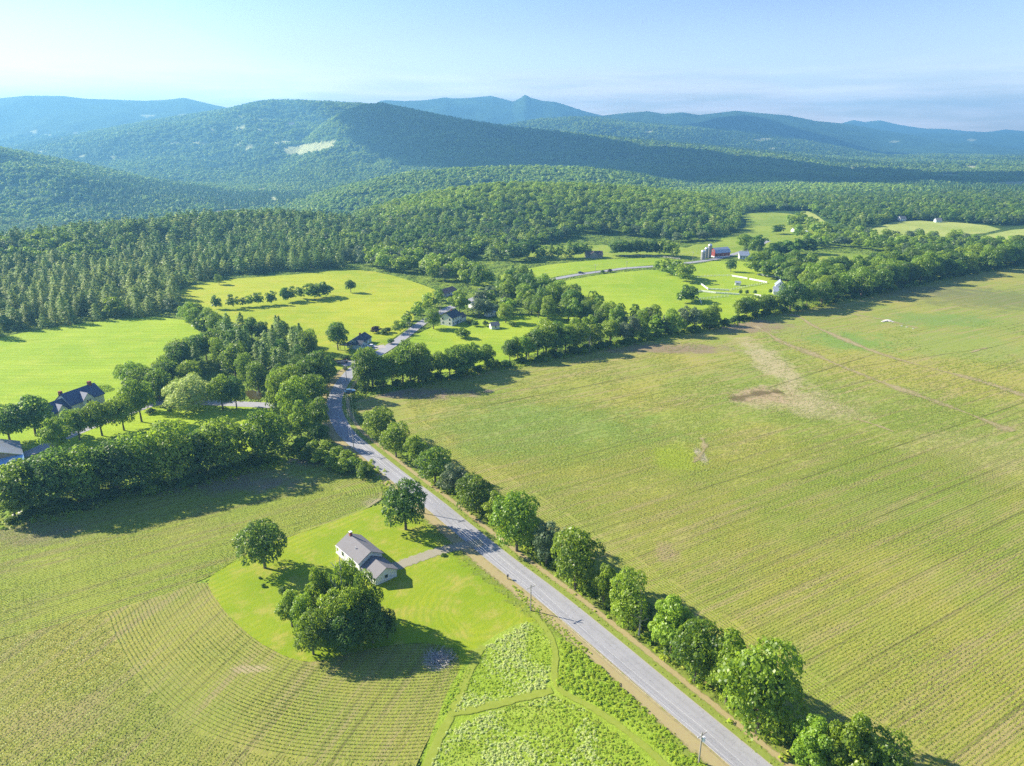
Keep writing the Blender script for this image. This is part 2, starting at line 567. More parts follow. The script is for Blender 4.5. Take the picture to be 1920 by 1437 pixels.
acols = np.concatenate([-np.geomspace(8, 0.82, 30), np.linspace(-0.8, 0.8, 520), np.geomspace(0.82, 8, 30)])
yrows = np.concatenate([np.linspace(25, 620, 24), np.geomspace(632, 11800, 400)])
A, YY = np.meshgrid(acols, yrows)
XX = np.clip(A * YY, -16000, 16000)
ZZ = height(XX, YY)
opn = clearing(XX, YY, ZZ).astype(float)
nr, nc = A.shape
idx = np.arange(nr * nc).reshape(nr, nc)
tf = np.stack([idx[:-1, :-1], idx[:-1, 1:], idx[1:, 1:], idx[1:, :-1]], -1).reshape(-1, 4)
tv = np.stack([XX, YY, ZZ], -1).reshape(-1, 3)
back = np.array([[-16000, -6000, 0], [16000, -6000, 0], [16000, 25, 0], [-16000, 25, 0]])
tv2 = np.concatenate([tv, back])
tf2 = np.concatenate([tf, np.array([[len(tv), len(tv) + 1, len(tv) + 2, len(tv) + 3]])])
# the strip behind the camera meets the first row exactly at y = 25
ground = bpy.data.objects.new('ground', mesh_np('ground', tv2, tf2, terrain_mat(), {'open': ('POINT', np.concatenate([opn.ravel(), np.zeros(4)]))}, True))
tag(link(ground), 'rolling green valley floor rising to wooded hills and blue mountains', kind='structure')

# ---------------------------------------------------------------- flat sheets: fields, lawns, roads
LEVEL = [0.02]
def lift():
    LEVEL[0] += 0.006
    return LEVEL[0]

def densify(pts, step, jit=0.0, seed=0):
    r = random.Random(seed)
    out = []
    n = len(pts)
    for i in range(n):
        a, b = pts[i], pts[(i + 1) % n]
        L = math.hypot(b[0] - a[0], b[1] - a[1])
        k = max(1, min(60, int(L / step)))
        for j in range(k):
            f = j / k
            x, y = a[0] + (b[0] - a[0]) * f, a[1] + (b[1] - a[1]) * f
            out.append((x + r.uniform(-jit, jit), y + r.uniform(-jit, jit)))
    return out

def chaikin(pts, it=2, closed=False):
    for _ in range(it):
        out = []
        n = len(pts)
        rg = range(n) if closed else range(n - 1)
        if not closed:
            out.append(pts[0])
        for i in rg:
            a, b = pts[i], pts[(i + 1) % n]
            out.append((a[0] * 0.75 + b[0] * 0.25, a[1] * 0.75 + b[1] * 0.25))
            out.append((a[0] * 0.25 + b[0] * 0.75, a[1] * 0.25 + b[1] * 0.75))
        if not closed:
            out.append(pts[-1])
        pts = out
    return pts

def sheet(name, px, m, label, z=None, jit=0.3, round_it=1, world=False, cat=None):
    pts = px if world else PP(px)
    if round_it:
        pts = chaikin(pts, round_it, True)
    pts = densify(pts, 3.0, jit, len(px))
    z = lift() if z is None else z
    me = bpy.data.meshes.new(name)
    bm = bmesh.new()
    vs_ = [bm.verts.new((x, y, z)) for x, y in pts]
    f = bm.faces.new(vs_)
    if f.normal.z < 0 or f.calc_area() >= 0:
        bm.normal_update()
        if f.normal.z < 0:
            f.normal_flip()
    bmesh.ops.triangulate(bm, faces=bm.faces[:])
    bm.to_mesh(me)
    bm.free()
    me.materials.append(m)
    o = link(bpy.data.objects.new(name, me))
    return tag(o, label, kind='structure')

def resample(pts, step):
    pts = [np.array(p, float) for p in pts]
    out = [pts[0]]
    for a, b in zip(pts[:-1], pts[1:]):
        L = np.linalg.norm(b - a)
        k = max(1, int(L / step))
        for j in range(1, k + 1):
            out.append(a + (b - a) * j / k)
    return out

def ribbon(name, pts, width, m, label, z=None, world=True, kind='structure'):
    """a flat strip along a path, attribute 'across' from -1 to 1"""
    pts = pts if world else PP(pts)
    pts = resample(chaikin(pts, 2), 3.0)
    z = lift() if z is None else z
    v, f, ac = [], [], []
    n = len(pts)
    for i, p in enumerate(pts):
        d = pts[min(i + 1, n - 1)] - pts[max(i - 1, 0)]
        d = d / (np.linalg.norm(d) + 1e-9)
        nn = np.array([-d[1], d[0]])
        w = width if not callable(width) else width(i / (n - 1))
        for s in (-1, -0.5, 0, 0.5, 1):
            q = p + nn * s * w * 0.5
            v.append((q[0], q[1], z))
            ac.append(s)
    for i in range(n - 1):
        for k in range(4):
            b = i * 5 + k
            f.append((b, b + 5, b + 6, b + 1)[::-1])
    me = mesh_np(name, v, f, m, {'across': ('POINT', ac)})
    return tag(link(bpy.data.objects.new(name, me)), label, kind=kind)

def meadow_mat(name, c1, c2, c3, dirang=0.0, streak=0.4):
    """mown or grazed grass: broad tone changes, streaks along the mowing direction"""
    t = NT(name)
    p = t.pos()
    big = t.noise(p, 0.012, 5, 0.6)
    mid = t.noise(p, 0.07, 5, 0.65)
    st = t.noise(t.vmul(p, (0.02, 0.45, 1), -dirang), 1.0, 5, 0.65)
    fine = t.noise(p, 1.4, 4, 0.7)
    c = t.mix(t.ss(big, 0.36, 0.64), c1, c2)
    c = t.mix(t.ss(mid, 0.45, 0.72, 0, 0.65), c, c3)
    c = t.mix(t.ss(st, 0.42, 0.66, 0, streak), c, tuple(x * 0.62 for x in c1))
    c = t.mix(t.ss(fine, 0.35, 0.75, 0, 0.35), c, tuple(x * 0.5 for x in c1))
    t.bsdf(c, 0.9, normal=t.bump(fine, 0.5, 0.5), spec=0.1)
    return t.m

def crop_mat(name, ang, blobs, soil=(0.30, 0.235, 0.15), green=(0.21, 0.29, 0.065), yellow=(0.33, 0.36, 0.085), tram=6.7, offs=0.0):
    """young crop: rows along 'ang', dark wheel tracks, drier and greener places, painted cloud shadow"""
    t = NT(name)
    p = t.pos()
    rot = t.vmul(p, (1, 1, 1), -ang)
    s = t.sep(rot)
    along, acr = s[0], s[1]
    wob = t.math('MULTIPLY', t.math('SUBTRACT', t.noise(p, 0.02, 3), 0.5), 1.4)
    acr = t.math('ADD', acr, wob)
    big = t.noise(p, 0.011, 6, 0.62, 0.6)
    mid = t.noise(p, 0.045, 6, 0.68)
    st = t.noise(t.vmul(rot, (0.018, 0.34, 1)), 1.0, 6, 0.7)
    row = t.math('FRACT', t.math('MULTIPLY', acr, 1 / 0.84))
    rowm = t.math('ABSOLUTE', t.math('SUBTRACT', row, 0.5))
    c = t.mix(t.ss(big, 0.34, 0.62), yellow, green)
    c = t.mix(t.ss(st, 0.46, 0.66, 0, 0.75), c, soil)
    c = t.mix(t.ss(mid, 0.52, 0.74, 0, 0.45), c, soil)
    c = t.mix(t.ss(rowm, 0.10, 0.42, 0.0, 0.38), c, tuple(x * 0.75 for x in soil))
    # wheel tracks, two sizes, broken along their length
    for per, wdt, amt, sc_ in ((tram, 0.085, 0.6, 0.010), (tram * 3.02, 0.035, 0.75, 0.014), (tram * 0.5, 0.12, 0.3, 0.03)):
        w = t.math('FRACT', t.math('MULTIPLY', t.math('ADD', acr, offs + per * 0.3), 1 / per))
        d = t.math('ABSOLUTE', t.math('SUBTRACT', w, 0.5))
        ln = t.ss(d, 0.0, wdt, 1.0, 0.0)
        br = t.ss(t.noise(t.vmul(rot, (sc_, 0.12, 1), 0, (per, 0, 0)), 1.0, 5, 0.7), 0.38, 0.62)
        c = t.mix(t.math('MULTIPLY', t.math('MULTIPLY', ln, br), amt), c, (0.12, 0.115, 0.04))
    nd = t.noise(p, 0.10, 5, 0.7)
    for (bx, by, ra, rb, rt, colr, amt) in blobs:
        v = t.n.new('ShaderNodeVectorMath')
        v.operation = 'SUBTRACT'
        t.l.new(p, v.inputs[0])
        v.inputs[1].default_value = (bx, by, 0)
        q = t.vmul(v.outputs[0], (1 / ra, 1 / rb, 0), 0)
        if rt:
            q = t.vmul(t.vmul(v.outputs[0], (1, 1, 0), -rt), (1 / ra, 1 / rb, 0))
        ln = t.n.new('ShaderNodeVectorMath')
        ln.operation = 'LENGTH'
        t.l.new(q, ln.inputs[0])
        d = t.math('ADD', ln.outputs['Value'], t.math('MULTIPLY', t.math('SUBTRACT', nd, 0.5), 2.2))
        c = t.mix(t.ss(d, 1.15, 0.45, 0, amt), c, colr)
    fine = t.noise(p, 1.1, 4, 0.75)
    c = t.mix(t.ss(fine, 0.35, 0.75, 0.0, 0.30), c, tuple(x * 0.45 for x in soil))
    t.bsdf(c, 0.95, normal=t.bump(fine, 0.6, 0.35), spec=0.08)
    return t.m

def road_mat(name, c, warm):
    t = NT(name)
    p = t.pos()
    a = t.math('ABSOLUTE', t.attr('across'))
    n1 = t.noise(p, 0.08, 5, 0.6)
    n2 = t.noise(p, 1.2, 5, 0.7)
    cc = t.mix(n1, tuple(x * 0.86 for x in c), c)
    cc = t.mix(t.ss(n2, 0.4, 0.8, 0, 0.25), cc, tuple(x * 0.75 for x in c))
    # wheel paths a little darker, dusty edges
    wp = t.ss(t.math('ABSOLUTE', t.math('SUBTRACT', a, 0.45)), 0.05, 0.22, 0.16, 0.0)
    cc = t.mix(wp, cc, tuple(x * 0.55 for x in c))
    sm = t.ss(t.math('ADD', t.math('ABSOLUTE', t.math('SUBTRACT', t.attr('across'), -0.42)), t.math('MULTIPLY', n1, 0.02)), 0.0, 0.035, 0.4, 0.0)
    cc = t.mix(sm, cc, tuple(x * 0.6 for x in c))
    pt = t.noise(p, 0.035, 3, 0.5)
    cc = t.mix(t.ss(pt, 0.55, 0.58, 0, 0.16), cc, tuple(x * 0.6 for x in c))
    ck = t.math('ABSOLUTE', t.math('SUBTRACT', t.noise(p, 0.35, 5, 0.6, 0.8), 0.5))
    cc = t.mix(t.ss(ck, 0.0, 0.012, 0.45, 0.0), cc, tuple(x * 0.35 for x in c))
    eg = t.ss(t.math('ADD', a, t.math('MULTIPLY', n2, 0.08)), 0.94, 1.04, 0, 0.8)
    cc = t.mix(eg, cc, warm)
    t.bsdf(cc, 0.8, normal=t.bump(n2, 0.2, 0.05), spec=0.3)
    return t.m

def stain_mat(name, c, amt=0.8, nscale=0.25, edge=0.5, c2=None):
    """bare or trodden strip with ragged, fading edges"""
    t = NT(name)
    p = t.pos()
    n = t.noise(p, nscale, 6, 0.7)
    a = t.math('ABSOLUTE', t.attr('across'))
    d = t.math('ADD', a, t.math('MULTIPLY', t.math('SUBTRACT', n, 0.5), 1.6))
    f = t.ss(d, 0.95, edge * 0.4, 0, amt)
    b = t.n.new('ShaderNodeBsdfDiffuse')
    t.put(b.inputs[0], t.mix(t.noise(p, 0.9, 5, 0.7), tuple(x * 0.7 for x in c), c2 or c))
    tr = t.n.new('ShaderNodeBsdfTransparent')
    m = t.n.new('ShaderNodeMixShader')
    t.l.new(f, m.inputs[0])
    t.l.new(tr.outputs[0], m.inputs[1])
    t.l.new(b.outputs[0], m.inputs[2])
    t.l.new(m.outputs[0], t.out.inputs[0])
    return t.m

def ang_px(a, b):
    p, q = P(*a), P(*b)
    return math.atan2(q[1] - p[1], q[0] - p[0])

M['hay'] = meadow_mat('hay_meadow', (0.25, 0.38, 0.015), (0.35, 0.46, 0.025), (0.41, 0.47, 0.05), R(12), 0.4)
M['hay2'] = meadow_mat('summer_meadow', (0.28, 0.36, 0.015), (0.40, 0.43, 0.025), (0.46, 0.41, 0.05), R(20), 0.35)
M['pasture'] = meadow_mat('grazed_pasture', (0.24, 0.36, 0.018), (0.34, 0.43, 0.028), (0.38, 0.43, 0.05), R(-10), 0.3)
M['pasture_dull'] = meadow_mat('dull_pasture', (0.19, 0.28, 0.025), (0.29, 0.36, 0.035), (0.38, 0.37, 0.08), R(5), 0.4)
M['field_far'] = meadow_mat('pale_far_field', (0.30, 0.36, 0.07), (0.40, 0.44, 0.11), (0.48, 0.46, 0.14), R(5), 0.3)
M['gravel'] = plain('pale_gravel', (0.42, 0.38, 0.34), 0.95, var=0.2, scale=1.5)

M['wildground'] = meadow_mat('rank_grass', (0.22, 0.32, 0.025), (0.30, 0.40, 0.04), (0.36, 0.42, 0.08), R(60), 0.3)
# lawn: rings and stripes left by the mower
def lawn_mat():
    t = NT('mown_lawn')
    p = t.pos()
    c0 = P(905, 1145)
    v = t.n.new('ShaderNodeVectorMath')
    v.operation = 'SUBTRACT'
    t.l.new(p, v.inputs[0])
    v.inputs[1].default_value = (c0[0], c0[1], 0)
    ln = t.n.new('ShaderNodeVectorMath')
    ln.operation = 'LENGTH'
    t.l.new(t.vmul(v.outputs[0], (1, 0.85, 0)), ln.inputs[0])
    r = ln.outputs['Value']
    ring = t.math('SINE', t.math('MULTIPLY', t.math('ADD', r, t.math('MULTIPLY', t.noise(p, 0.09, 4), 6.0)), 2 * math.pi / 1.7))
    ang = ang_px((720, 1190 - 80), (960, 1030))
    rs = t.sep(t.vmul(p, (1, 1, 1), -ang_px((420, 1075), (720, 950))))
    strp = t.math('SINE', t.math('MULTIPLY', t.math('ADD', rs[1], t.math('MULTIPLY', t.noise(p, 0.05, 2), 2)), 2 * math.pi / 2.1))
    near = t.math('MULTIPLY', t.ss(r, 20, 34, 1, 0), t.ss(r, 3, 9, 0, 1))
    wv = t.math('ADD', t.math('MULTIPLY', ring, near), t.math('MULTIPLY', strp, t.math('SUBTRACT', 1.0, near)))
    big = t.noise(p, 0.035, 5, 0.6)
    mid = t.noise(p, 0.16, 5, 0.65)
    c = t.mix(t.ss(big, 0.35, 0.65), (0.19, 0.28, 0.010), (0.285, 0.335, 0.018))
    c = t.mix(t.ss(mid, 0.45, 0.7, 0, 0.8), c, (0.37, 0.33, 0.07))
    c = t.mix(t.math('MULTIPLY', t.ss(wv, -0.6, 0.9, 0.0, 0.34), t.ss(t.noise(p, 0.07, 4, 0.6), 0.35, 0.6, 0.25, 1)), c, (0.15, 0.26, 0.015))
    fine = t.noise(p, 2.2, 4, 0.7)
    c = t.mix(t.ss(fine, 0.4, 0.8, 0, 0.35), c, (0.10, 0.18, 0.015))
    t.bsdf(c, 0.9, normal=t.bump(fine, 0.4, 0.25), spec=0.1)
    return t.m
M['lawn'] = lawn_mat()

BIG_ANG = ang_px((1300, 1097), (1537, 1000))
UP_ANG = ang_px((0, 1170), (400, 1052))
LOW_ANG = ang_px((0, 1290), (190, 1155))
ROAD_ANG = ang_px((1340, 1340), (1100, 1156))

def blob(x, y, wpx, hpx, colr, amt, rt=0.0):
    bx, by = P(x, y)
    x2, y2 = P(x + wpx, y)
    x3, y3 = P(x, y - hpx)
    return (bx, by, abs(x2 - bx), max(1.5, abs(y3 - by)), rt, colr, amt)

SOIL = (0.27, 0.205, 0.135)
DUST = (0.43, 0.355, 0.20)
big_blobs = [
    blob(1260, 655, 150, 10, (0.24, 0.17, 0.12), 0.8), blob(1400, 612, 90, 14, (0.25, 0.18, 0.12), 0.8),
    blob(1445, 680, 38, 50, DUST, 0.75), blob(1480, 748, 120, 26, DUST, 0.6), blob(1430, 742, 80, 17, (0.36, 0.27, 0.15), 0.95), blob(1540, 770, 90, 18, DUST, 0.5),
    blob(790, 740, 110, 12, (0.26, 0.19, 0.14), 0.85), blob(915, 734, 13, 4, (0.33, 0.25, 0.19), 0.95),
    blob(1300, 790, 120, 25, (0.24, 0.33, 0.05), 0.5), blob(1270, 860, 50, 30, (0.30, 0.37, 0.03), 0.8),
    blob(1315, 855, 10, 18, (0.42, 0.35, 0.28), 0.8), blob(1590, 640, 90, 20, (0.15, 0.27, 0.045), 0.75),
    blob(1760, 600, 120, 14, (0.15, 0.26, 0.05), 0.6), blob(1800, 650, 160, 30, (0.19, 0.29, 0.05), 0.5),
    blob(1000, 800, 240, 50, (0.17, 0.28, 0.055), 0.5), blob(1850, 560, 180, 22, (0.11, 0.13, 0.06), 0.5),  # last blob: dim cloud shadow painted into the far right corner
    blob(1700, 545, 160, 10, (0.13, 0.14, 0.07), 0.55), blob(1250, 1040, 25, 25, (0.38, 0.25, 0.17), 0.5),  # first blob continues the painted cloud shadow band
    blob(1830, 850, 130, 50, (0.33, 0.31, 0.12), 0.4),
]
low_blobs = [blob(470, 1255, 40, 10, (0.42, 0.33, 0.20), 0.7), blob(825, 1240, 35, 22, (0.40, 0.36, 0.32), 0.95),
             blob(120, 1350, 120, 50, (0.33, 0.27, 0.12), 0.4)]
up_blobs = [blob(400, 905, 190, 22, (0.26, 0.20, 0.155), 0.9), blob(560, 862, 60, 12, (0.25, 0.19, 0.15), 0.9),
            blob(705, 945, 30, 12, (0.36, 0.30, 0.2), 0.7), blob(560, 1010, 90, 9, (0.33, 0.28, 0.16), 0.6), blob(60, 1000, 120, 25, (0.24, 0.18, 0.13), 0.5)]
M['crop_big'] = crop_mat('broad_crop_field', BIG_ANG, big_blobs, yellow=(0.33, 0.33, 0.05), green=(0.215, 0.30, 0.035), soil=(0.37, 0.295, 0.13))
M['crop_up'] = crop_mat('upper_crop_field', UP_ANG, up_blobs, soil=(0.28, 0.24, 0.095), green=(0.24, 0.33, 0.035), yellow=(0.31, 0.36, 0.045))
M['crop_low'] = crop_mat('lower_crop_field', LOW_ANG, low_blobs, soil=(0.32, 0.26, 0.125), green=(0.23, 0.29, 0.04), yellow=(0.34, 0.33, 0.06))

# outlines, in photograph pixels on the flat ground
FLD = {
 'hay_left': [(-700, 760), (-200, 668), (0, 632), (150, 606), (330, 590), (392, 634), (330, 690), (270, 730), (240, 790), (0, 800), (-300, 830)],
 'hay_mid': [(330, 542), (420, 524), (520, 518), (660, 505), (720, 512), (790, 533), (830, 550), (812, 566), (776, 584), (776, 606), (712, 652), (640, 662), (560, 640), (440, 606), (380, 588), (345, 566)],
 'mead_r': [(736, 664), (795, 616), (860, 604), (1010, 588), (1110, 598), (1080, 640), (960, 676), (900, 694), (800, 700), (735, 700)],
 'mead_c': [(1030, 532), (1130, 514), (1240, 504), (1300, 518), (1330, 545), (1400, 570), (1440, 585), (1300, 616), (1190, 628), (1130, 570), (1070, 552)],
 'mead_t': [(900, 528), (1000, 500), (1100, 489), (1200, 484), (1262, 486), (1285, 491), (1236, 496), (1100, 509), (1020, 523), (930, 540)],
 'strip': [(975, 470), (1080, 449), (1150, 447), (1280, 462), (1330, 480), (1290, 487), (1200, 482), (1000, 492)],
 'hillmead': [(1385, 401), (1440, 398), (1495, 402), (1550, 428), (1510, 455), (1450, 474), (1400, 480), (1330, 482), (1270, 478), (1300, 458), (1378, 440), (1405, 420)],
 'paddock': [(1280, 500), (1360, 487), (1470, 500), (1490, 530), (1460, 580), (1380, 596), (1310, 580), (1290, 560)],
 'field_r': [(1462, 482), (1500, 474), (1600, 475), (1700, 487), (1650, 504), (1560, 503)],
 'far_a': [(1615, 436), (1690, 412), (1840, 420), (1890, 434), (1700, 450)],
 'far_b': [(1825, 446), (1920, 427), (2300, 405), (2300, 458), (1900, 466)],
 'far_c': [(1498, 398), (1520, 396), (1560, 425), (1545, 432)],
}
big_field = [(662, 752), (700, 742), (800, 722), (930, 692), (1050, 672), (1150, 652), (1250, 634), (1350, 612), (1420, 596), (1500, 580), (1600, 556), (1700, 534), (1800, 513), (1920, 494), (2300, 440), (3200, 900), (2600, 1500), (2000, 1900), (1560, 1500), (1400, 1345), (1240, 1215), (1000, 1025), (850, 905), (760, 845), (700, 800), (672, 775)]
up_field = [(-500, 1080), (-200, 1012), (0, 974), (200, 928), (400, 888), (530, 858), (620, 868), (690, 890), (720, 918), (712, 944), (620, 982), (520, 1014), (440, 1052), (385, 1086), (300, 1120), (120, 1168), (-60, 1218), (-500, 1340)]
low_field = [(-60, 1218), (120, 1168), (300, 1120), (385, 1086), (400, 1120), (450, 1180), (520, 1228), (590, 1247), (660, 1222), (780, 1205), (858, 1214), (862, 1262), (828, 1340), (785, 1420), (720, 1600), (-300, 1900), (-900, 1700), (-500, 1340)]
lawn = [(385, 1086), (440, 1052), (520, 1014), (620, 982), (712, 944), (770, 940), (860, 1012), (960, 1092), (1010, 1150), (1050, 1190), (1130, 1260), (1000, 1320), (900, 1345), (830, 1430), (790, 1500), (770, 1480), (828, 1340), (862, 1262), (858, 1214), (780, 1205), (660, 1222), (590, 1247), (520, 1228), (450, 1180), (400, 1120)]

sheet('meadow', FLD['hay_left'], M['hay'], 'bright green hay meadow at the left below the pine woods')
sheet('meadow', FLD['hay_mid'], M['hay2'], 'sunny yellow green meadow in the middle, left of the far road')
sheet('meadow', FLD['mead_r'], M['pasture'], 'green field between the far road and the long hedgerow')
sheet('meadow', FLD['mead_c'], M['pasture'], 'bright open meadow in front of the farm paddocks')
sheet('meadow', FLD['mead_t'], M['pasture'], 'green meadow above the far road beside the barn')
sheet('meadow', FLD['strip'], M['pasture_dull'], 'dull green strip below the wooded knoll')
sheet('meadow', FLD['hillmead'], M['pasture_dull'], 'rough meadow climbing behind the red barn')
sheet('paddock', FLD['paddock'], M['pasture'], 'short grass paddocks inside the white fences')
sheet('meadow', FLD['field_r'], M['pasture_dull'], 'dull green field enclosed by trees right of the farmhouse')
sheet('meadow', FLD['far_a'], M['field_far'], 'pale field before the far right pines')
sheet('meadow', FLD['far_b'], M['field_far'], 'pale field at the far right edge')
sheet('meadow', FLD['far_c'], M['field_far'], 'narrow pale strip up the far slope')
sheet('crop_field', big_field, M['crop_big'], 'broad field of young crop with long straight wheel tracks', jit=0.5)
sheet('crop_field', up_field, M['crop_up'], 'left crop field between the tree belt and the white house', jit=0.2)
sheet('crop_field', low_field, M['crop_low'], 'nearest crop field with curved rows round the lawn', jit=0.1)
sheet('lawn', lawn, M['lawn'], 'mown lawn round the white house with mower rings', jit=0.1, round_it=2)
sheet('lawn', [(-200, 840), (0, 800), (60, 790), (180, 760), (300, 750), (420, 758), (500, 765), (540, 790), (520, 840), (330, 870), (60, 900), (-200, 960)], M['hay'], 'shaded lawn between the tree belt and the driveway')
sheet('lawn', [(600, 655), (640, 640), (700, 640), (740, 632), (712, 660), (690, 700), (640, 722), (600, 700)], M['lawn'], 'front lawns of the roadside houses')
sheet('pond', [(458, 733), (480, 733), (496, 740), (488, 750), (464, 749)], plain('brown_pond_water', (0.07, 0.06, 0.022), 0.08, spec=0.6, var=0.1, scale=0.1), 'small brown pond behind the willow', round_it=2)

sheet('wild_plot', [(1060, 1190), (990, 1160), (905, 1205), (855, 1262), (820, 1345), (780, 1470), (780, 1600), (1500, 1600), (1365, 1437), (1250, 1340), (1100, 1210)], M['wildground'], 'bright rank grass under the wild plots', jit=0.2)
# roads
Lpx = [(1560, 1600), (1370, 1437), (1255, 1340), (1100, 1203), (1081, 1186), (1037, 1149), (987, 1110), (952, 1085), (900, 1040), (840, 989), (800, 957), (740, 909), (664, 845), (635, 824), (622, 800), (612, 780), (610, 760), (618, 740), (625, 723), (639, 710), (652, 698), (664, 690), (700, 662), (713, 653), (750, 628), (781, 605)]
Rpx = [(1640, 1600), (1447, 1437), (1330, 1340), (1155, 1197), (1140, 1185), (1060, 1120), (1000, 1074), (956, 1040), (939, 1029), (862, 967), (811, 924), (754, 883), (683, 826), (660, 803), (648, 782), (641, 762), (642, 748), (644, 738), (652, 724), (661, 706), (671, 692), (681, 683), (715, 668), (733, 658), (763, 638), (796, 610)]
def road_from_edges(name, L, Rr, m, label):
    L, Rr = [np.array(p) for p in PP(L)], [np.array(p) for p in PP(Rr)]
    mid = [(a + b) / 2 for a, b in zip(L, Rr)]
    w = [max(6.0, float(np.linalg.norm(a - b))) for a, b in zip(L, Rr)]
    return mid, w
M['asphalt'] = road_mat('asphalt', (0.34, 0.335, 0.345), (0.38, 0.32, 0.21))
M['asphalt_old'] = road_mat('side_asphalt', (0.36, 0.35, 0.36), (0.36, 0.31, 0.22))
M['verge'] = stain_mat('dry_verge', (0.50, 0.37, 0.22), 0.9, 0.7, 1.2, (0.40, 0.36, 0.15))
M['verge_grass'] = stain_mat('verge_grass', (0.20, 0.28, 0.04), 0.9, 0.5, 1.2, (0.32, 0.37, 0.08))

# centre line and width measured across the direction of travel
mid, _ = road_from_edges('road', Lpx, Rpx, None, '')
ROADMID = [tuple(p) for p in mid]
def near_width():
    out = []
    L, Rr = np.array(PP(Lpx)), np.array(PP(Rpx))
    for i in range(1, len(mid) - 1):
        d = mid[i + 1] - mid[i - 1]
        d = d / np.linalg.norm(d)
        out.append(abs(np.cross(d, Rr[i] - L[i])))
    return float(np.median(out[:12]))
ROAD_W = near_width()
print('road width', ROAD_W)
verge_c = [np.array(p) for p in chaikin(ROADMID, 2)]
def offset_line(pts, d):
    pts = [np.array(p, float) for p in pts]
    out = []
    n = len(pts)
    for i in range(n):
        t = pts[min(i + 1, n - 1)] - pts[max(i - 1, 0)]
        t = t / (np.linalg.norm(t) + 1e-9)
        out.append(pts[i] + np.array([-t[1], t[0]]) * d)
    return out
near_c = [p for p in verge_c if p[1] < 330]
# direction runs away from the camera, so +offset is the left side in the picture
ribbon('verge', offset_line(near_c, 0), ROAD_W + 15, M['verge_grass'], 'grass verges along both sides of the near road', world=True)
ribbon('verge', offset_line(near_c, ROAD_W / 2 + 1.6), 4.6, M['verge'], 'dry tan verge between the weeds and the road, left side', world=True)
ribbon('verge', offset_line(near_c, -ROAD_W / 2 - 2.6), 2.0, M['verge'], 'dry tan wheel track along the right side of the road', world=True)
far_road = [(788, 608), (815, 592), (842, 578), (880, 564), (915, 551), (960, 540), (1022, 526.5), (1048, 522), (1085, 515), (1115, 511), (1148, 507), (1175, 503), (1236, 499.5), (1283, 494), (1311, 491), (1336, 487), (1353, 484), (1400, 470), (1440, 452)]
full = ROADMID + PP(far_road)[1:]
ribbon('road', full, ROAD_W, M['asphalt'], 'two lane grey road curving away from the camera', world=True)
ribbon('road', [(640, 764), (600, 763), (560, 763), (506, 761), (440, 758), (375, 755), (331, 756), (290, 756), (240, 775), (170, 800), (100, 830), (60, 850), (0, 868), (-100, 890)], 6.0, M['asphalt_old'], 'narrow side lane leaving the bend to the left', world=False)
ribbon('driveway', [(905, 1018), (845, 1028), (790, 1045), (745, 1062), (730, 1068)], 4.6, stain_mat('gravel_drive', (0.42, 0.38, 0.28), 0.85, 0.6, 1.7), 'gravel driveway to the white house', world=False)
ribbon('driveway', [(722, 650), (705, 652), (688, 655), (675, 652)], 6.5, M['gravel'], 'paved driveway of the dark roofed roadside house', world=False)
ribbon('driveway', [(700, 680), (680, 681), (655, 681), (640, 684)], 9.0, M['gravel'], 'pale gravel yard with the orange machine', world=False)

# trodden and washed strips in the big field
M['scar'] = stain_mat('washed_soil', (0.45, 0.365, 0.19), 0.8, 0.22, 0.25)
M['scar_dark'] = stain_mat('dark_furrow', (0.19, 0.15, 0.07), 0.6, 0.16, 0.3)
M['path_green'] = stain_mat('mown_path', (0.26, 0.34, 0.035), 0.95, 0.3, 1.6, (0.33, 0.37, 0.07))
scars = [
    ([(1480, 590), (1505, 597), (1520, 610), (1560, 627), (1600, 645), (1660, 668), (1740, 690), (1830, 712), (1930, 745), (2050, 790)], 8, 'scar', 'pale washed track winding down the right of the crop field'),
    ([(1415, 612), (1440, 625), (1465, 643), (1500, 655), (1560, 680), (1620, 705), (1700, 735), (1800, 770), (1900, 810)], 9, 'scar', 'pale bare streak crossing the middle of the crop field'),
    ([(1600, 590), (1660, 600), (1720, 616)], 5, 'scar', 'bleached streak by the pale stones'),
    ([(1370, 750), (1405, 742), (1435, 737), (1465, 735)], 11, 'scar_dark', 'churned brown soil patch in the crop field'),
    ([(1600, 785), (1640, 797), (1675, 810)], 3, 'scar', 'short pale streak in the crop rows'),
    ([(1300, 868), (1318, 850), (1322, 835), (1315, 822)], 4, 'scar', 'short pale washed rill in the crop rows'),
    ([(1820, 662), (1840, 655), (1852, 653)], 3, 'scar', 'small white streak beside a wheel track'),
]
for pts, w, mk, lb in scars:
    ribbon('soil_streak', pts, (lambda f, w=w: w * (0.7 + 0.35 * math.sin(f * 17 + w) + 0.2 * math.sin(f * 41))), M[mk], lb, world=False)
# long single wheel tracks across the broad field
def track(a, b, w=0.5):
    ribbon('wheel_track', [a, ((a[0] + b[0]) / 2, (a[1] + b[1]) / 2), b], w, M['furrow'], 'dark wheel track across the broad crop field', world=False)
M['furrow'] = stain_mat('furrow_line', (0.12, 0.105, 0.045), 0.6, 0.05, 0.9)
for i, (a, b) in enumerate([((905, 762), (1230, 700)), ((1600, 690), (1860, 652)), ((1440, 728), (1640, 664)), ((1500, 900), (1920, 755))]):
    track(a, b)
# mown paths between the wild plots
for pts, w, lb in (([(905, 1212), (880, 1260), (850, 1335), (830, 1370), (800, 1440), (785, 1500)], 2.2, 'mown path down the left side of the wild plots'),
                   ([(845, 1340), (900, 1330), (1000, 1305), (1035, 1296)], 2.3, 'mown path between the two pale plots'),
                   ([(1000, 1150), (1045, 1210), (1035, 1290), (1100, 1322), (1180, 1375), (1260, 1450)], 1.8, 'mown path curving beside the roadside weeds')):
    ribbon('mown_path', pts, w, M['path_green'], lb, world=False)

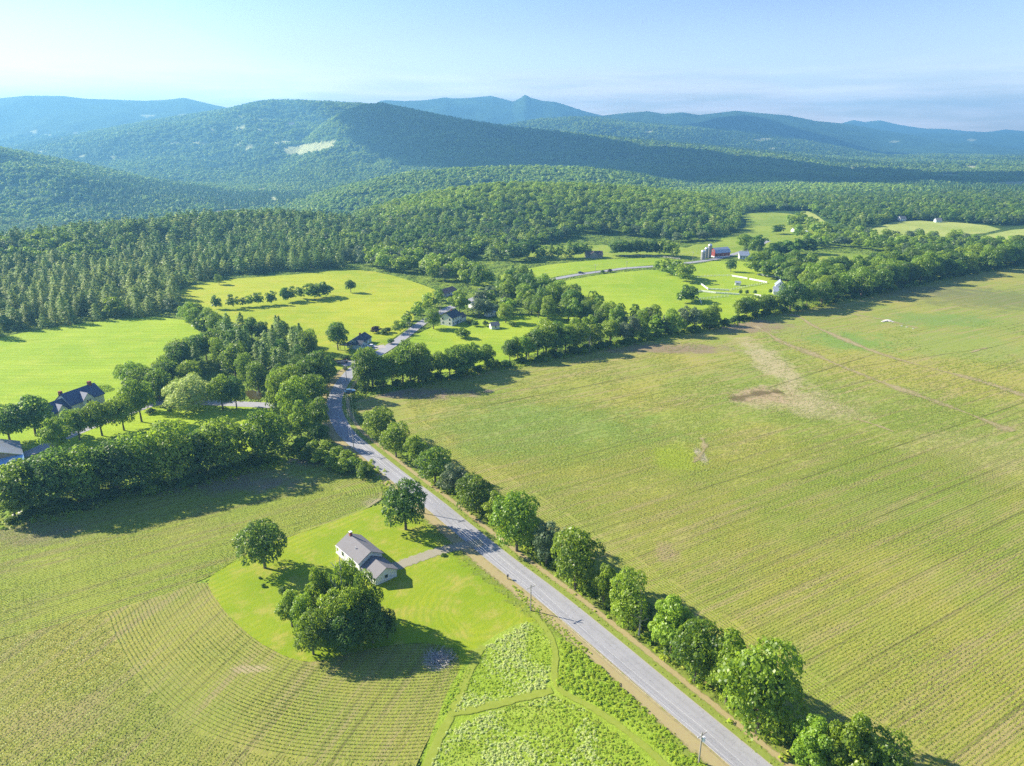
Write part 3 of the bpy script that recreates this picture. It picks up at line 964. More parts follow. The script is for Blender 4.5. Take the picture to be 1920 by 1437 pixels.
# ---------------------------------------------------------------- instanced stuff
protos = bpy.data.collections.new('prototypes')      # never linked to the scene
def scatter(name, pts, rots, scales, idxs, proto_list, label, zs=None):
    """one object whose geometry nodes place the given small meshes on given points"""
    cl = bpy.data.collections.new(name + '_kinds')
    for i, me in enumerate(proto_list):
        o = bpy.data.objects.new('%s_%03d' % (name, i), me)
        cl.objects.link(o)
    pts = np.asarray(pts, np.float32)
    me = bpy.data.meshes.new(name)
    me.vertices.add(len(pts))
    me.vertices.foreach_set('co', pts.ravel())
    a = me.attributes.new('rz', 'FLOAT', 'POINT')
    a.data.foreach_set('value', np.asarray(rots, np.float32))
    a = me.attributes.new('sc', 'FLOAT_VECTOR', 'POINT')
    a.data.foreach_set('vector', np.asarray(scales, np.float32).ravel())
    a = me.attributes.new('which', 'INT', 'POINT')
    a.data.foreach_set('value', np.asarray(idxs, np.int32))
    o = link(bpy.data.objects.new(name, me))
    ng = bpy.data.node_groups.new(name, 'GeometryNodeTree')
    ng.interface.new_socket('Geometry', in_out='INPUT', socket_type='NodeSocketGeometry')
    ng.interface.new_socket('Geometry', in_out='OUTPUT', socket_type='NodeSocketGeometry')
    N, L = ng.nodes, ng.links
    gi = N.new('NodeGroupInput')
    go = N.new('NodeGroupOutput')
    mp_ = N.new('GeometryNodeMeshToPoints')
    ip = N.new('GeometryNodeInstanceOnPoints')
    ci = N.new('GeometryNodeCollectionInfo')
    ci.inputs['Collection'].default_value = cl
    ci.inputs['Separate Children'].default_value = True
    ci.inputs['Reset Children'].default_value = True
    def named(nm, ty):
        n = N.new('GeometryNodeInputNamedAttribute')
        n.data_type = ty
        n.inputs['Name'].default_value = nm
        return n.outputs['Attribute']
    cx = N.new('ShaderNodeCombineXYZ')
    L.new(named('rz', 'FLOAT'), cx.inputs['Z'])
    e2r = N.new('FunctionNodeEulerToRotation')
    L.new(cx.outputs[0], e2r.inputs[0])
    L.new(gi.outputs[0], mp_.inputs['Mesh'])
    L.new(mp_.outputs[0], ip.inputs['Points'])
    L.new(ci.outputs[0], ip.inputs['Instance'])
    ip.inputs['Pick Instance'].default_value = True
    L.new(named('which', 'INT'), ip.inputs['Instance Index'])
    L.new(e2r.outputs[0], ip.inputs['Rotation'])
    L.new(named('sc', 'FLOAT_VECTOR'), ip.inputs['Scale'])
    L.new(ip.outputs[0], go.inputs[0])
    md = o.modifiers.new('scatter', 'NODES')
    md.node_group = ng
    return tag(o, label, kind='stuff')

def leaf_quads(cent, nrm, size, tone, rs, jitter=0.55, aspect=1.0, updir=None):
    """a small bent leaf-clump face at every centre, tilted about its normal"""
    n = len(cent)
    nr_ = nrm + rs.normal(0, jitter, (n, 3))
    nr_ /= np.linalg.norm(nr_, axis=1)[:, None] + 1e-9
    ref = rs.normal(0, 1, (n, 3)) if updir is None else np.tile(updir, (n, 1)) + rs.normal(0, 0.15, (n, 3))
    e1 = np.cross(nr_, ref)
    e1 /= np.linalg.norm(e1, axis=1)[:, None] + 1e-9
    e2 = np.cross(nr_, e1)
    s = size * rs.uniform(0.6, 1.35, n)
    s = s[:, None]
    k = rs.uniform(0.55, 1.0, (n, 4))
    v = np.stack([cent + e1 * s * k[:, :1], cent + e2 * s * aspect * k[:, 1:2], cent - e1 * s * k[:, 2:3], cent - e2 * s * aspect * k[:, 3:4]], 1).reshape(-1, 3)
    f = np.arange(n * 4).reshape(n, 4)
    return v, f, np.repeat(tone, 4)

def crown_mesh(name, seed, n, mat, leaf, shape='round', lobes=22, aspect=1.0):
    """normalised: 1 high, about 1 wide, standing on z = 0"""
    rs = np.random.default_rng(seed)
    L = []
    if shape == 'round':
        zc, rz, rx, z0 = 0.54, 0.385, 0.41, 0.14
    elif shape == 'tall':
        zc, rz, rx, z0 = 0.50, 0.43, 0.36, 0.04
    elif shape == 'open':
        zc, rz, rx, z0 = 0.53, 0.40, 0.41, 0.08
    else:                                   # bush
        zc, rz, rx, z0 = 0.42, 0.40, 0.42, 0.0
    L.append((np.array([0, 0, zc + 0.02]), 0.26, 0.5))
    tries = 0
    while len(L) < lobes and tries < 4000:
        tries += 1
        d = rs.normal(0, 1, 3)
        d /= np.linalg.norm(d)
        if d[2] < -0.75:
            continue
        k = rs.uniform(0.62, 0.98)
        squash = 1.0 - 0.28 * max(0, d[2]) if shape != 'tall' else 1.0
        c = np.array([d[0] * rx * k * squash, d[1] * rx * k * squash, zc + d[2] * rz * k])
        r = rs.uniform(0.10, 0.18) * (1.15 if shape != 'open' else 0.85)
        if all(np.linalg.norm(c - q[0]) > 0.55 * (r + q[1]) * 0.75 for q in L):
            L.append((c, r, rs.uniform(0.15, 0.85)))
    w = np.array([q[1] ** 2 for q in L])
    cnt = np.maximum(3, (w / w.sum() * n * 1.35)).astype(int)
    C, Nn, T = [], [], []
    for (c, r, tn), k in zip(L, cnt):
        d = rs.normal(0, 1, (k, 3))
        d /= np.linalg.norm(d, axis=1)[:, None]
        d[:, 2] = np.where(d[:, 2] < -0.3, -d[:, 2] * 0.6, d[:, 2])
        rr = r * rs.uniform(0.78, 1.10, (k, 1))
        C.append(c + d * rr * np.array([1, 1, 0.85]))
        Nn.append(d + np.array([0, 0, 0.35 if n > 1000 else 0.95]))
        T.append(np.clip(tn * 0.6 + rs.uniform(-0.15, 0.5, k), 0, 1))
    C, Nn, T = np.concatenate(C), np.concatenate(Nn), np.concatenate(T)
    ok = np.ones(len(C), bool)
    for (c, r, tn) in L:
        ok &= ~((np.linalg.norm((C - c) / np.array([1, 1, 0.85]), axis=1)) < r * 0.74)
    ok &= C[:, 2] > z0 * 0.6
    C, Nn, T = C[ok], Nn[ok], T[ok]
    sizes = np.full(len(C), leaf)
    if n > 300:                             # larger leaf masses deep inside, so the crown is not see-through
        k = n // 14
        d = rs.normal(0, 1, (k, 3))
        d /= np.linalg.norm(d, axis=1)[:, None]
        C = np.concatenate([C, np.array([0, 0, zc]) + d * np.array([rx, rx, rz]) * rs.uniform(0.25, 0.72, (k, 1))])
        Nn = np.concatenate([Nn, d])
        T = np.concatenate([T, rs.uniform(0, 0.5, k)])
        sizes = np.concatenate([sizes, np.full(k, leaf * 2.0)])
    leaf = sizes
    C[:, 2] = np.clip(C[:, 2], 0.01, 1.0)
    v, f, a = leaf_quads(C, Nn, leaf, T, rs, 0.5, aspect, None if aspect == 1 else np.array([1.0, 0, 0]))
    return mesh_np(name, v, f, mat, {'tone': ('POINT', a)})

def conifer_mesh(name, seed, n, mat, leaf, slim=1.0, ragged=0.3):
    rs = np.random.default_rng(seed)
    nl = 12 if n > 1000 else 8
    C, Nn, T = [], [], []
    for i in range(nl):
        z = 0.10 + 0.88 * (i / (nl - 1)) ** 0.92
        rmax = (0.50 * (1 - (i / (nl - 1))) ** 0.58 + 0.03) * slim * rs.uniform(1 - ragged, 1 + ragged * 0.4)
        nb = 9 if i < nl - 3 else 5
        k = max(3, int(n / nl / nb * (0.5 + 1.2 * (1 - i / nl))))
        a0 = rs.uniform(0, 6.28)
        for b in range(nb):
            a = a0 + b * 6.283 / nb + rs.uniform(-0.25, 0.25)
            L = rmax * rs.uniform(0.6, 1.1)
            u = np.sqrt(rs.uniform(0.04, 1, k))
            x = np.cos(a) * L * u + rs.normal(0, 0.022, k)
            y = np.sin(a) * L * u + rs.normal(0, 0.022, k)
            zz = z - 0.06 * u ** 1.5 + rs.normal(0, 0.012, k) + 0.02
            C.append(np.stack([x, y, zz], 1))
            Nn.append(np.stack([np.cos(a) * 0.5 * np.ones(k), np.sin(a) * 0.5 * np.ones(k), np.ones(k)], 1))
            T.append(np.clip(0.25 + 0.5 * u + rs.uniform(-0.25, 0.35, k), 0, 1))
    C, Nn, T = np.concatenate(C), np.concatenate(Nn), np.concatenate(T)
    v, f, a = leaf_quads(C, Nn, leaf, T, rs, 0.3)
    v[:, 2] = np.clip(v[:, 2], 0.02, 1.03)
    return mesh_np(name, v, f, mat, {'tone': ('POINT', a)})

def trunk_mesh(name, seed, h=0.62, r=0.024, limbs=5, mat=None):
    rs = random.Random(seed)
    b = MB()
    b.tube([(0, 0, -0.02), (0.004, 0, h * 0.3), (0.012, 0.01, h * 0.65), (0.0, 0.015, h)], [r * 1.35, r, r * 0.75, r * 0.25], 7)
    for k in range(limbs):
        a = k * 6.28 / limbs + rs.uniform(-0.4, 0.4)
        z = h * rs.uniform(0.30, 0.7)
        L = rs.uniform(0.18, 0.30)
        b.tube([(0, 0, z), (math.cos(a) * L * 0.5, math.sin(a) * L * 0.5, z + 0.10), (math.cos(a) * L, math.sin(a) * L, z + 0.24)], [r * 0.5, r * 0.33, r * 0.1], 5)
    return b.me(name, mat or M['bark'])

# near tree models: (crown mesh, trunk mesh)
TM = {}
LF = 0.0235
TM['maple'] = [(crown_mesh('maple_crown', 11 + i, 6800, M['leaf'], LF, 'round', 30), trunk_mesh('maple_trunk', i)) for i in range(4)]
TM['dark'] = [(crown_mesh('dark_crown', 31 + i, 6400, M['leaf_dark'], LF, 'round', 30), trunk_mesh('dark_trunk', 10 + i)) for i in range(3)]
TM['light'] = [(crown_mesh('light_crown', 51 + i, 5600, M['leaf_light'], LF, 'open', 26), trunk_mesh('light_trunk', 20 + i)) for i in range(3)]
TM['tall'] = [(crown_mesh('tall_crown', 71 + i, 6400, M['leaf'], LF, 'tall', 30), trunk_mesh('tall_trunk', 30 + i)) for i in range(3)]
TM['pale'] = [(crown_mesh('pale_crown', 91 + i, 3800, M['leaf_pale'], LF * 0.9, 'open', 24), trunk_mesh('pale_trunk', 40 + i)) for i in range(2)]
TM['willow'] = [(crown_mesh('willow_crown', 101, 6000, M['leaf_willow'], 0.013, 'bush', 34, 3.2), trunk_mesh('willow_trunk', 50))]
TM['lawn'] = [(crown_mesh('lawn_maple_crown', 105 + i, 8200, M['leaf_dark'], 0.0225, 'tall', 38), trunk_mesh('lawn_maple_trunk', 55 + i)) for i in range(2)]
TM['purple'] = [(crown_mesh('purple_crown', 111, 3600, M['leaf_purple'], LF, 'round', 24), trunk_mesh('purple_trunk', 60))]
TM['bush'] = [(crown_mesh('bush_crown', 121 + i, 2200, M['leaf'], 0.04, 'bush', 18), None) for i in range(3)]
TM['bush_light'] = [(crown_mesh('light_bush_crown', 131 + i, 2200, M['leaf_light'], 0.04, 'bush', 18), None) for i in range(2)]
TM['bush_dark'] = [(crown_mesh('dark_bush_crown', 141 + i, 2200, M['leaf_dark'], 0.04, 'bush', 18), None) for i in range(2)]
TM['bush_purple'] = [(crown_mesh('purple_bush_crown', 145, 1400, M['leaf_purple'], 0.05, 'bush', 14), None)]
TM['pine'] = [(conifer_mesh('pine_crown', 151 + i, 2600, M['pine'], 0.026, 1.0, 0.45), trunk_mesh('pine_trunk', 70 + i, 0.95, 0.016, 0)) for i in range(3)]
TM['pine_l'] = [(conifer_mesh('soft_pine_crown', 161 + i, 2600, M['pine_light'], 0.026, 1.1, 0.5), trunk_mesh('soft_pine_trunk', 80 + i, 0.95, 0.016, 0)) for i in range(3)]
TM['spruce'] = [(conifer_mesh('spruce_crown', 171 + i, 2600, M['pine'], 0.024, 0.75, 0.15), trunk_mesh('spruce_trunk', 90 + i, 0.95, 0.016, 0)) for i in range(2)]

# mid and far models for the woods
def joined(name, crown, mat2=None):
    return crown
MIDK = ['maple', 'dark', 'light', 'tall', 'pale']
MID = {}
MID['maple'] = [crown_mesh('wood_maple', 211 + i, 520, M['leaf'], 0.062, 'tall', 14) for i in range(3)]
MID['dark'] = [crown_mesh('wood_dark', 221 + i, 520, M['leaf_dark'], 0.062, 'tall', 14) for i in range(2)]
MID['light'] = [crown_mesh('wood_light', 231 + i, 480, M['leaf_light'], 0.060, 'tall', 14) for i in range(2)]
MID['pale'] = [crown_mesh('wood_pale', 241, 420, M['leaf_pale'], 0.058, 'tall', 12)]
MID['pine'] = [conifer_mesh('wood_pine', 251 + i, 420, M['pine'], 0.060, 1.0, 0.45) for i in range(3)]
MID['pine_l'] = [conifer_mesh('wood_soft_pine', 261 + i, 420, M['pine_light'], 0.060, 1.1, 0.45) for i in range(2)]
FAR = {}
FAR['leaf'] = [crown_mesh('far_broadleaf', 271 + i, 90, M['far_leaf'], 0.15, 'bush', 7) for i in range(3)]
FAR['pine'] = [conifer_mesh('far_conifer', 281 + i, 80, M['far_pine'], 0.13, 1.1, 0.3) for i in range(2)]

# ---------------------------------------------------------------- trees: list first, largest become objects
TREES = []
def hgt(bx, by, ty):
    X, Y = P(bx, by)
    u = (CY - ty) / F
    t = Y / (cp + u * sp)
    return CAM_H + t * (-sp + u * cp), X, Y
def tree(bx, by, ty, wpx, kind, label, group=None):
    h, X, Y = hgt(bx, by, ty)
    dist = math.hypot(Y * cp + CAM_H * sp, 0)
    w = wpx / F * dist
    TREES.append(dict(X=X, Y=Y, h=h, w=w, kind=kind, label=label, group=group, manual=True))
def tree_m(X, Y, h, w, kind, label, group, z=0.0):
    TREES.append(dict(X=X, Y=Y, h=h, w=w, kind=kind, label=label, group=group, manual=False, z=z))

tree(497, 1066, 973, 96, 'lawn', 'lone rounded maple at the left corner of the lawn')
tree(761, 994, 900, 92, 'lawn', 'dense rounded maple between the white house and the road')
HG = 'trees in the clump behind the white house'
tree(658, 1160, 1040, 66, 'tall', 'tallest tree of the clump, top before the house roof', HG)
tree(603, 1168, 1058, 62, 'light', 'pale feathery tree at the left top of the clump', HG)
tree(548, 1176, 1108, 62, 'light', 'yellow green tree leaning out at the left of the clump', HG)
tree(575, 1190, 1112, 56, 'maple', 'small round tree at the left middle of the clump', HG)
tree(692, 1186, 1076, 60, 'tall', 'broad tree of the clump nearest the garage', HG)
tree(640, 1200, 1100, 78, 'maple', 'middle tree of the clump, full green crown', HG)
tree(588, 1228, 1146, 74, 'tall', 'low tree at the bottom left of the clump', HG)
tree(648, 1224, 1150, 78, 'dark', 'low dark tree at the bottom middle of the clump', HG)
tree(700, 1206, 1134, 66, 'dark', 'low dark tree at the bottom right of the clump', HG)
tree(727, 1196, 1142, 40, 'dark', 'lowest dark tree at the far right end of the clump', HG)
tree(618, 1140, 1072, 40, 'light', 'thin light tree at the back of the clump', HG)
for i, (x, y, t_, w, k, ds) in enumerate([
    (700, 828, 761, 56, 'tall', 'tall full tree where the row starts at the bend'),
    (727, 860, 791, 52, 'maple', 'round tree second from the bend'),
    (764, 880, 815, 44, 'light', 'thin light tree third from the bend'),
    (800, 908, 840, 64, 'maple', 'wide bushy tree fourth from the bend'),
    (838, 928, 871, 58, 'pale', 'greyish green tree fifth from the bend'),
    (877, 964, 891, 66, 'maple', 'round dark sided tree sixth from the bend'),
    (912, 984, 925, 46, 'light', 'small light tree before the widest clump'),
    (953, 1036, 918, 84, 'maple', 'large tree opposite the round lawn maple'),
    (1008, 1062, 976, 58, 'pale', 'grey leaved tree right of the large one'),
    (1062, 1108, 987, 84, 'maple', 'broad tall tree in the middle of the row'),
    (1115, 1142, 1056, 46, 'light', 'narrow bright green tree draped with vines'),
    (1160, 1182, 1076, 70, 'tall', 'narrow tree beside the bare dead one'),
    (1240, 1238, 1121, 84, 'light', 'bright tree just right of the dead one'),
    (1285, 1282, 1158, 92, 'maple', 'bushy tree second right of the dead one'),
    (1345, 1322, 1188, 84, 'light', 'loose bright tree left of the biggest crown'),
    (1402, 1376, 1206, 128, 'maple', 'biggest round crown near the bottom of the row'),
    (1500, 1462, 1348, 92, 'light', 'yellow green tree at the bottom edge'),
    (1562, 1480, 1336, 96, 'light', 'bottom edge tree with a yellow sprig'),
    (1628, 1500, 1384, 96, 'tall', 'last tree of the row at the bottom edge')]):
    tree(x + 16, y - 2, t_ - 2, w * 1.2, 'tall' if k == 'maple' else k, ds + ', roadside row', 'trees in the row between the road and the broad field')
for i, (x, y, t_, w, k, ds) in enumerate([
    (58, 958, 862, 92, 'maple', 'leftmost tree of the belt above the shaded field edge'),
    (112, 948, 843, 92, 'dark', 'second tree of the belt from the left'),
    (168, 938, 836, 88, 'maple', 'third tree of the belt from the left'),
    (222, 928, 826, 88, 'dark', 'fourth tree of the belt from the left'),
    (276, 916, 812, 88, 'maple', 'middle tree of the belt'),
    (330, 904, 798, 84, 'maple', 'tree of the belt below the driveway lawn'),
    (376, 894, 808, 62, 'dark', 'narrow dark tree in the belt'),
    (422, 884, 780, 80, 'maple', 'full tree third from the right end of the belt'),
    (498, 866, 768, 78, 'tall', 'tall tree at the right end of the belt'),
    (30, 975, 905, 60, 'light', 'light bushy tree at the left edge of the picture')]):
    tree(x, y, t_ - 4, w * 1.22, 'tall' if k == 'maple' else k, ds, 'trees in the dense belt left of the road')
for (x, y, t_, w, k, ds) in [
    (20, 832, 757, 72, 'dark', 'dark tree standing on the lawn at the left edge'),
    (68, 818, 742, 82, 'dark', 'dark spreading tree left of the blue roofed house'),
    (112, 858, 780, 62, 'light', 'yellow green tree hiding the corner of the blue roofed house'),
    (150, 826, 762, 56, 'maple', 'tree in front of the blue roofed house'),
    (192, 818, 750, 60, 'maple', 'tree beside the driveway, right of the blue roofed house'),
    (233, 808, 738, 56, 'maple', 'leaning tree on the lawn above the driveway'),
    (266, 792, 708, 62, 'maple', 'tall tree between the driveway and the willow'),
    (268, 745, 690, 66, 'maple', 'tree at the left end of the grove behind the willow'),
    (262, 768, 704, 30, 'purple', 'purple leaved tree among the lawn trees'),
    (300, 752, 690, 54, 'maple', 'rounded tree just left of the willow'),
    (356, 770, 695, 84, 'willow', 'pale yellow green willow beside the lane'),
    (418, 768, 702, 46, 'maple', 'left one of the pair right of the willow'),
    (444, 766, 704, 44, 'dark', 'right one of the pair right of the willow'),
    (634, 657, 600, 44, 'dark', 'dark rounded tree left of the roadside house'),
    (813, 617, 579, 34, 'maple', 'rounded tree left of the two storey white house'),
    (862, 590, 542, 44, 'light', 'bright yellow green tree behind the two storey white house'),
    (411, 534, 514, 19, 'maple', 'lone small tree on the meadow before the pines'),
    (658, 549, 523, 22, 'dark', 'lone bush like tree in the middle meadow'),
    (1370, 510, 486, 22, 'dark', 'dark tree beside the white farmhouse')]:
    tree(x, y, t_, w, k, ds)
# mass of trees left of the bend
for i, (x, y, t_, w, k) in enumerate([(605, 742, 655, 56, 'dark'), (575, 748, 668, 60, 'dark'), (548, 762, 678, 56, 'maple'), (590, 775, 702, 58, 'maple'),
     (555, 800, 706, 60, 'maple'), (530, 790, 700, 54, 'maple'), (598, 812, 745, 50, 'maple'), (566, 830, 752, 54, 'light'), (528, 765, 690, 46, 'tall'), (620, 720, 662, 34, 'dark'), (600, 838, 790, 40, 'dark')]):
    tree(x, y, t_, w, k, ['dark', 'bright', 'broad', 'tall'][i % 4] + ' leafy tree in the mass left of the bend, ' + ['at its top', 'upper middle', 'upper left', 'beside the road', 'in its middle', 'on its left flank', 'at the lane mouth', 'at the bottom near the bushes', 'behind the pond', 'near the orange machine', 'at its foot'][i], 'trees massed left of the bend')

ORD = 'first second third fourth fifth sixth seventh eighth ninth tenth eleventh twelfth thirteenth fourteenth fifteenth sixteenth seventeenth eighteenth nineteenth twentieth'.split()
BUSHLINE = [p for p in offset_line(near_c, -ROAD_W / 2 - 8.0) if 95 < p[1] < 215]
def row(px, n, hm, wm, kinds, label, group, jit=2.5, seed=0):
    pts = [np.array(p) for p in (chaikin(PP(px), 1) if px else BUSHLINE)]
    d = [0]
    for a, b in zip(pts[:-1], pts[1:]):
        d.append(d[-1] + np.linalg.norm(b - a))
    r = random.Random(seed)
    for i in range(n):
        s = (i + 0.5 + r.uniform(-0.3, 0.3)) / n * d[-1]
        j = max(k for k in range(len(d)) if d[k] <= s)
        j = min(j, len(pts) - 2)
        f = (s - d[j]) / (d[j + 1] - d[j] + 1e-9)
        p = pts[j] + (pts[j + 1] - pts[j]) * f
        h = r.uniform(*hm)
        lb = label
        if 2 < n <= len(ORD) and not kinds[0].startswith('bush') and len(label.split()) <= 12:
            lb = label + ', ' + ORD[i] + ' from left'
        elif n > len(ORD) or kinds[0].startswith('bush'):
            lb = label + ', ' + ['left end', 'left half', 'right half', 'right end'][min(3, int(4 * i / n))]
            lb = lb if len(lb.split()) <= 16 else label
        tree_m(p[0] + r.uniform(-jit, jit), p[1] + r.uniform(-jit, jit), h, h * r.uniform(*wm), r.choice(kinds), lb, group)
def grove(px, spacing, hm, wm, kinds, label, group, seed=0, world=False):
    poly = PP(px)
    r = random.Random(seed)
    xs = [p[0] for p in poly]
    ys = [p[1] for p in poly]
    y = min(ys)
    while y < max(ys):
        x = min(xs)
        while x < max(xs):
            X = x + r.uniform(-0.45, 0.45) * spacing
            Y = y + r.uniform(-0.45, 0.45) * spacing
            if inside(poly, np.array([X]), np.array([Y]))[0]:
                h = r.uniform(*hm)
                lb = label
                if len(label.split()) <= 11:
                    fx_, fy_ = (X - min(xs)) / (max(xs) - min(xs)), (Y - min(ys)) / (max(ys) - min(ys))
                    lb = label + ', ' + ('front' if fy_ < 0.5 else 'back') + ' ' + ('left' if fx_ < 0.33 else 'middle' if fx_ < 0.66 else 'right') + ' part'
                tree_m(X, Y, h, h * r.uniform(*wm), r.choice(kinds), lb, group)
            x += spacing
        y += spacing

row([(676, 728), (720, 724), (800, 714)], 9, (15, 20), (0.6, 0.8), ['maple', 'maple', 'light', 'tall'], 'leafy tree in the tall clump right of the bend', 'trees in the clump between the bend and the long hedgerow', 3, 1)
row([(800, 716), (812, 712)], 2, (12, 15), (0.7, 0.8), ['pale'], 'grey green tree at the right end of the clump by the bend', 'grey trees by the clump', 3, 2)
row([(825, 710), (860, 704), (905, 694)], 7, (11, 16), (0.7, 0.95), ['maple', 'dark', 'light'], 'leafy tree in the low part of the long hedgerow', 'trees in the hedgerow above the crop field', 3, 3)
row([(955, 676), (1010, 668), (1060, 660), (1130, 646)], 17, (12, 19), (0.7, 0.95), ['maple', 'maple', 'light', 'dark', 'tall'], 'leafy tree in the full middle part of the long hedgerow', 'trees in the hedgerow above the crop field', 4, 4)
row([(1130, 646), (1200, 634), (1290, 620), (1350, 608)], 21, (8, 16), (0.6, 0.9), ['maple', 'pale', 'light', 'tall'], 'thin leafy tree in the far part of the long hedgerow', 'trees in the hedgerow above the crop field', 4, 5)
row([(1375, 600), (1420, 592), (1450, 586)], 8, (9, 15), (0.7, 0.95), ['maple', 'dark', 'light'], 'leafy tree of the hedgerow below the paddocks', 'trees in the hedgerow above the crop field', 3, 6)
row([(1455, 584), (1540, 568), (1620, 552), (1700, 534), (1800, 513), (1930, 492)], 34, (15, 22), (0.75, 1.0), ['maple', 'dark', 'dark', 'tall'], 'dark tree of the tall belt along the far edge of the crop field', 'trees in the tall belt at the upper right', 5, 7)
grove([(1490, 560), (1500, 540), (1560, 520), (1640, 508), (1720, 494), (1830, 480), (1960, 470), (1960, 488), (1700, 532), (1560, 562)], 13, (14, 21), (0.8, 1.05), ['maple', 'dark', 'maple', 'light'], 'leafy tree within the tall belt at the upper right', 'trees in the tall belt at the upper right', 8)
grove([(1510, 466), (1600, 468), (1700, 480), (1730, 492), (1850, 478), (1960, 466), (1850, 456), (1780, 446), (1700, 447), (1600, 442), (1500, 446)], 13.5, (8, 13), (0.8, 1.1), ['maple', 'light', 'light', 'light', 'pale'], 'leafy tree in the wood beyond the tall belt', 'trees in the far right wood', 9)
row([(1405, 512), (1440, 522), (1490, 530), (1530, 530), (1580, 520)], 16, (15, 20), (0.7, 0.9), ['dark', 'maple', 'maple'], 'dark tree in the row above the white fenced paddock', 'trees in the row above the paddock', 3, 10)
grove([(1405, 500), (1430, 497), (1540, 512), (1590, 520), (1560, 545), (1500, 545)], 11, (14, 19), (0.75, 0.95), ['dark', 'maple'], 'tree behind the white paddock house', 'trees around the paddock house', 11)
# centre: woods along the far road
grove([(930, 545), (960, 530), (1010, 545), (1050, 560), (1110, 575), (1130, 595), (1060, 600), (1000, 592), (950, 570)], 11.5, (13, 19), (0.7, 0.9), ['dark', 'tall', 'maple', 'pine'], 'dark tree in the grove in the middle of the valley', 'trees in the middle grove', 12)
row([(1000, 598), (1060, 603), (1120, 608), (1170, 620)], 12, (12, 17), (0.6, 0.8), ['maple', 'light', 'tall'], 'lit tree along the lower edge of the middle grove', 'trees in the middle grove', 4, 13)
grove([(1130, 600), (1190, 625), (1270, 622), (1240, 612), (1180, 598)], 11, (10, 14), (0.6, 0.8), ['maple', 'pale'], 'thin tree at the right end of the middle grove', 'trees in the middle grove', 14)
grove([(668, 500), (690, 478), (760, 484), (850, 500), (905, 515), (920, 540), (890, 545), (830, 532), (760, 516)], 11, (11, 17), (0.65, 0.85), ['light', 'light', 'pale', 'maple'], 'light green tree in the strip behind the middle meadow', 'light trees behind the middle meadow', 15)
grove([(895, 560), (930, 555), (975, 590), (975, 608), (920, 612), (885, 590)], 12, (9, 14), (0.8, 1.0), ['pale', 'maple', 'pale', 'light'], 'garden tree around the two storey white house', 'trees around the white houses', 16)
row([(770, 600), (790, 590), (812, 575), (830, 560)], 7, (7, 12), (0.6, 0.8), ['light', 'maple'], 'small tree along the left side of the far road', 'small trees by the far road', 3, 17)
row([(745, 627), (760, 612), (775, 600)], 5, (6, 9), (0.7, 0.9), ['maple'], 'small tree on the bank of the far road', 'small trees by the far road', 2, 18)
row([(398, 580), (440, 578), (480, 574), (520, 570)], 10, (7, 11), (0.5, 0.7), ['maple', 'tall', 'dark'], 'small tree in the line crossing the middle meadow', 'small trees across the middle meadow', 2, 19)
row([(520, 570), (545, 565), (570, 560)], 4, (9, 12), (0.6, 0.8), ['dark', 'maple'], 'small tree in the line crossing the middle meadow', 'small trees across the middle meadow', 2, 20)
row([(580, 562), (600, 558), (612, 558)], 3, (11, 13), (0.9, 1.1), ['dark', 'maple'], 'rounded tree at the right end of the meadow line', 'rounded trees at the end of the meadow line', 2, 21)
# left grove: pines and broadleaf between the two left fields and the lane
row([(345, 600), (375, 612), (400, 628), (430, 640)], 10, (10, 15), (0.8, 1.0), ['maple', 'light', 'maple'], 'leafy tree in the hedgerow between the two left meadows', 'trees between the left meadows', 3, 22)
row([(20, 950), (120, 915), (240, 895), (360, 872), (470, 842), (530, 835)], 10, (12, 15), (0.9, 1.1), ['tall', 'light', 'maple'], 'leafy tree in the back of the left belt', 'trees in the back of the left belt', 3, 60)
grove([(400, 640), (470, 625), (540, 640), (600, 670), (600, 720), (520, 750), (430, 720), (330, 712), (330, 700), (380, 680)], 10.5, (12, 18), (0.6, 0.8), ['pine', 'pine', 'tall', 'dark', 'pine_l', 'spruce'], 'dark conifer in the grove left of the bend', 'conifers in the grove left of the bend', 23)
grove([(270, 728), (330, 712), (400, 722), (440, 742), (400, 750), (300, 745)], 11, (11, 15), (0.8, 1.0), ['maple', 'dark'], 'leafy tree in the grove behind the willow', 'trees behind the willow', 24)
row([(325, 700), (380, 680), (440, 655)], 7, (12, 17), (0.8, 1.0), ['maple', 'dark'], 'leafy tree at the meadow edge of the conifer grove', 'trees at the meadow edge of the conifer grove', 3, 25)
row([(230, 700 + 20), (260, 725), (290, 730)], 3, (10, 13), (0.8, 1.0), ['maple'], 'leafy tree on the lawn edge behind the blue roofed house', 'trees behind the blue roofed house', 3, 26)
# farm and far middle
row([(1000, 478), (980, 484), (955, 492)], 5, (14, 18), (0.9, 1.1), ['dark'], 'dark rounded tree by the road bank near the brown house', 'dark trees left of the brown house', 3, 27)
row([(1010, 486), (1040, 484), (1075, 486), (1095, 480)], 6, (13, 18), (0.8, 1.1), ['dark', 'maple', 'spruce'], 'dark tree just left of the brown house', 'dark trees beside the brown house', 3, 28)
row([(1145, 480), (1190, 478), (1235, 480), (1265, 482)], 12, (13, 18), (0.8, 1.0), ['dark', 'dark', 'maple'], 'dark tree in the row right of the brown house', 'dark trees right of the brown house', 3, 29)
row([(1262, 484), (1272, 484)], 2, (10, 14), (0.7, 0.9), ['light', 'spruce'], 'small tree at the end of the dark row by the barn', 'small trees by the barn', 2, 30)
row([(1250, 512), (1290, 530)], 5, (11, 16), (0.8, 1.0), ['maple', 'light'], 'rounded tree in the group below the barn', 'trees in the group below the barn', 5, 31)
row([(1236, 508), (1262, 518)], 3, (9, 13), (0.8, 1.0), ['maple', 'dark'], 'rounded tree in the group below the barn', 'trees in the group below the barn', 4, 32)
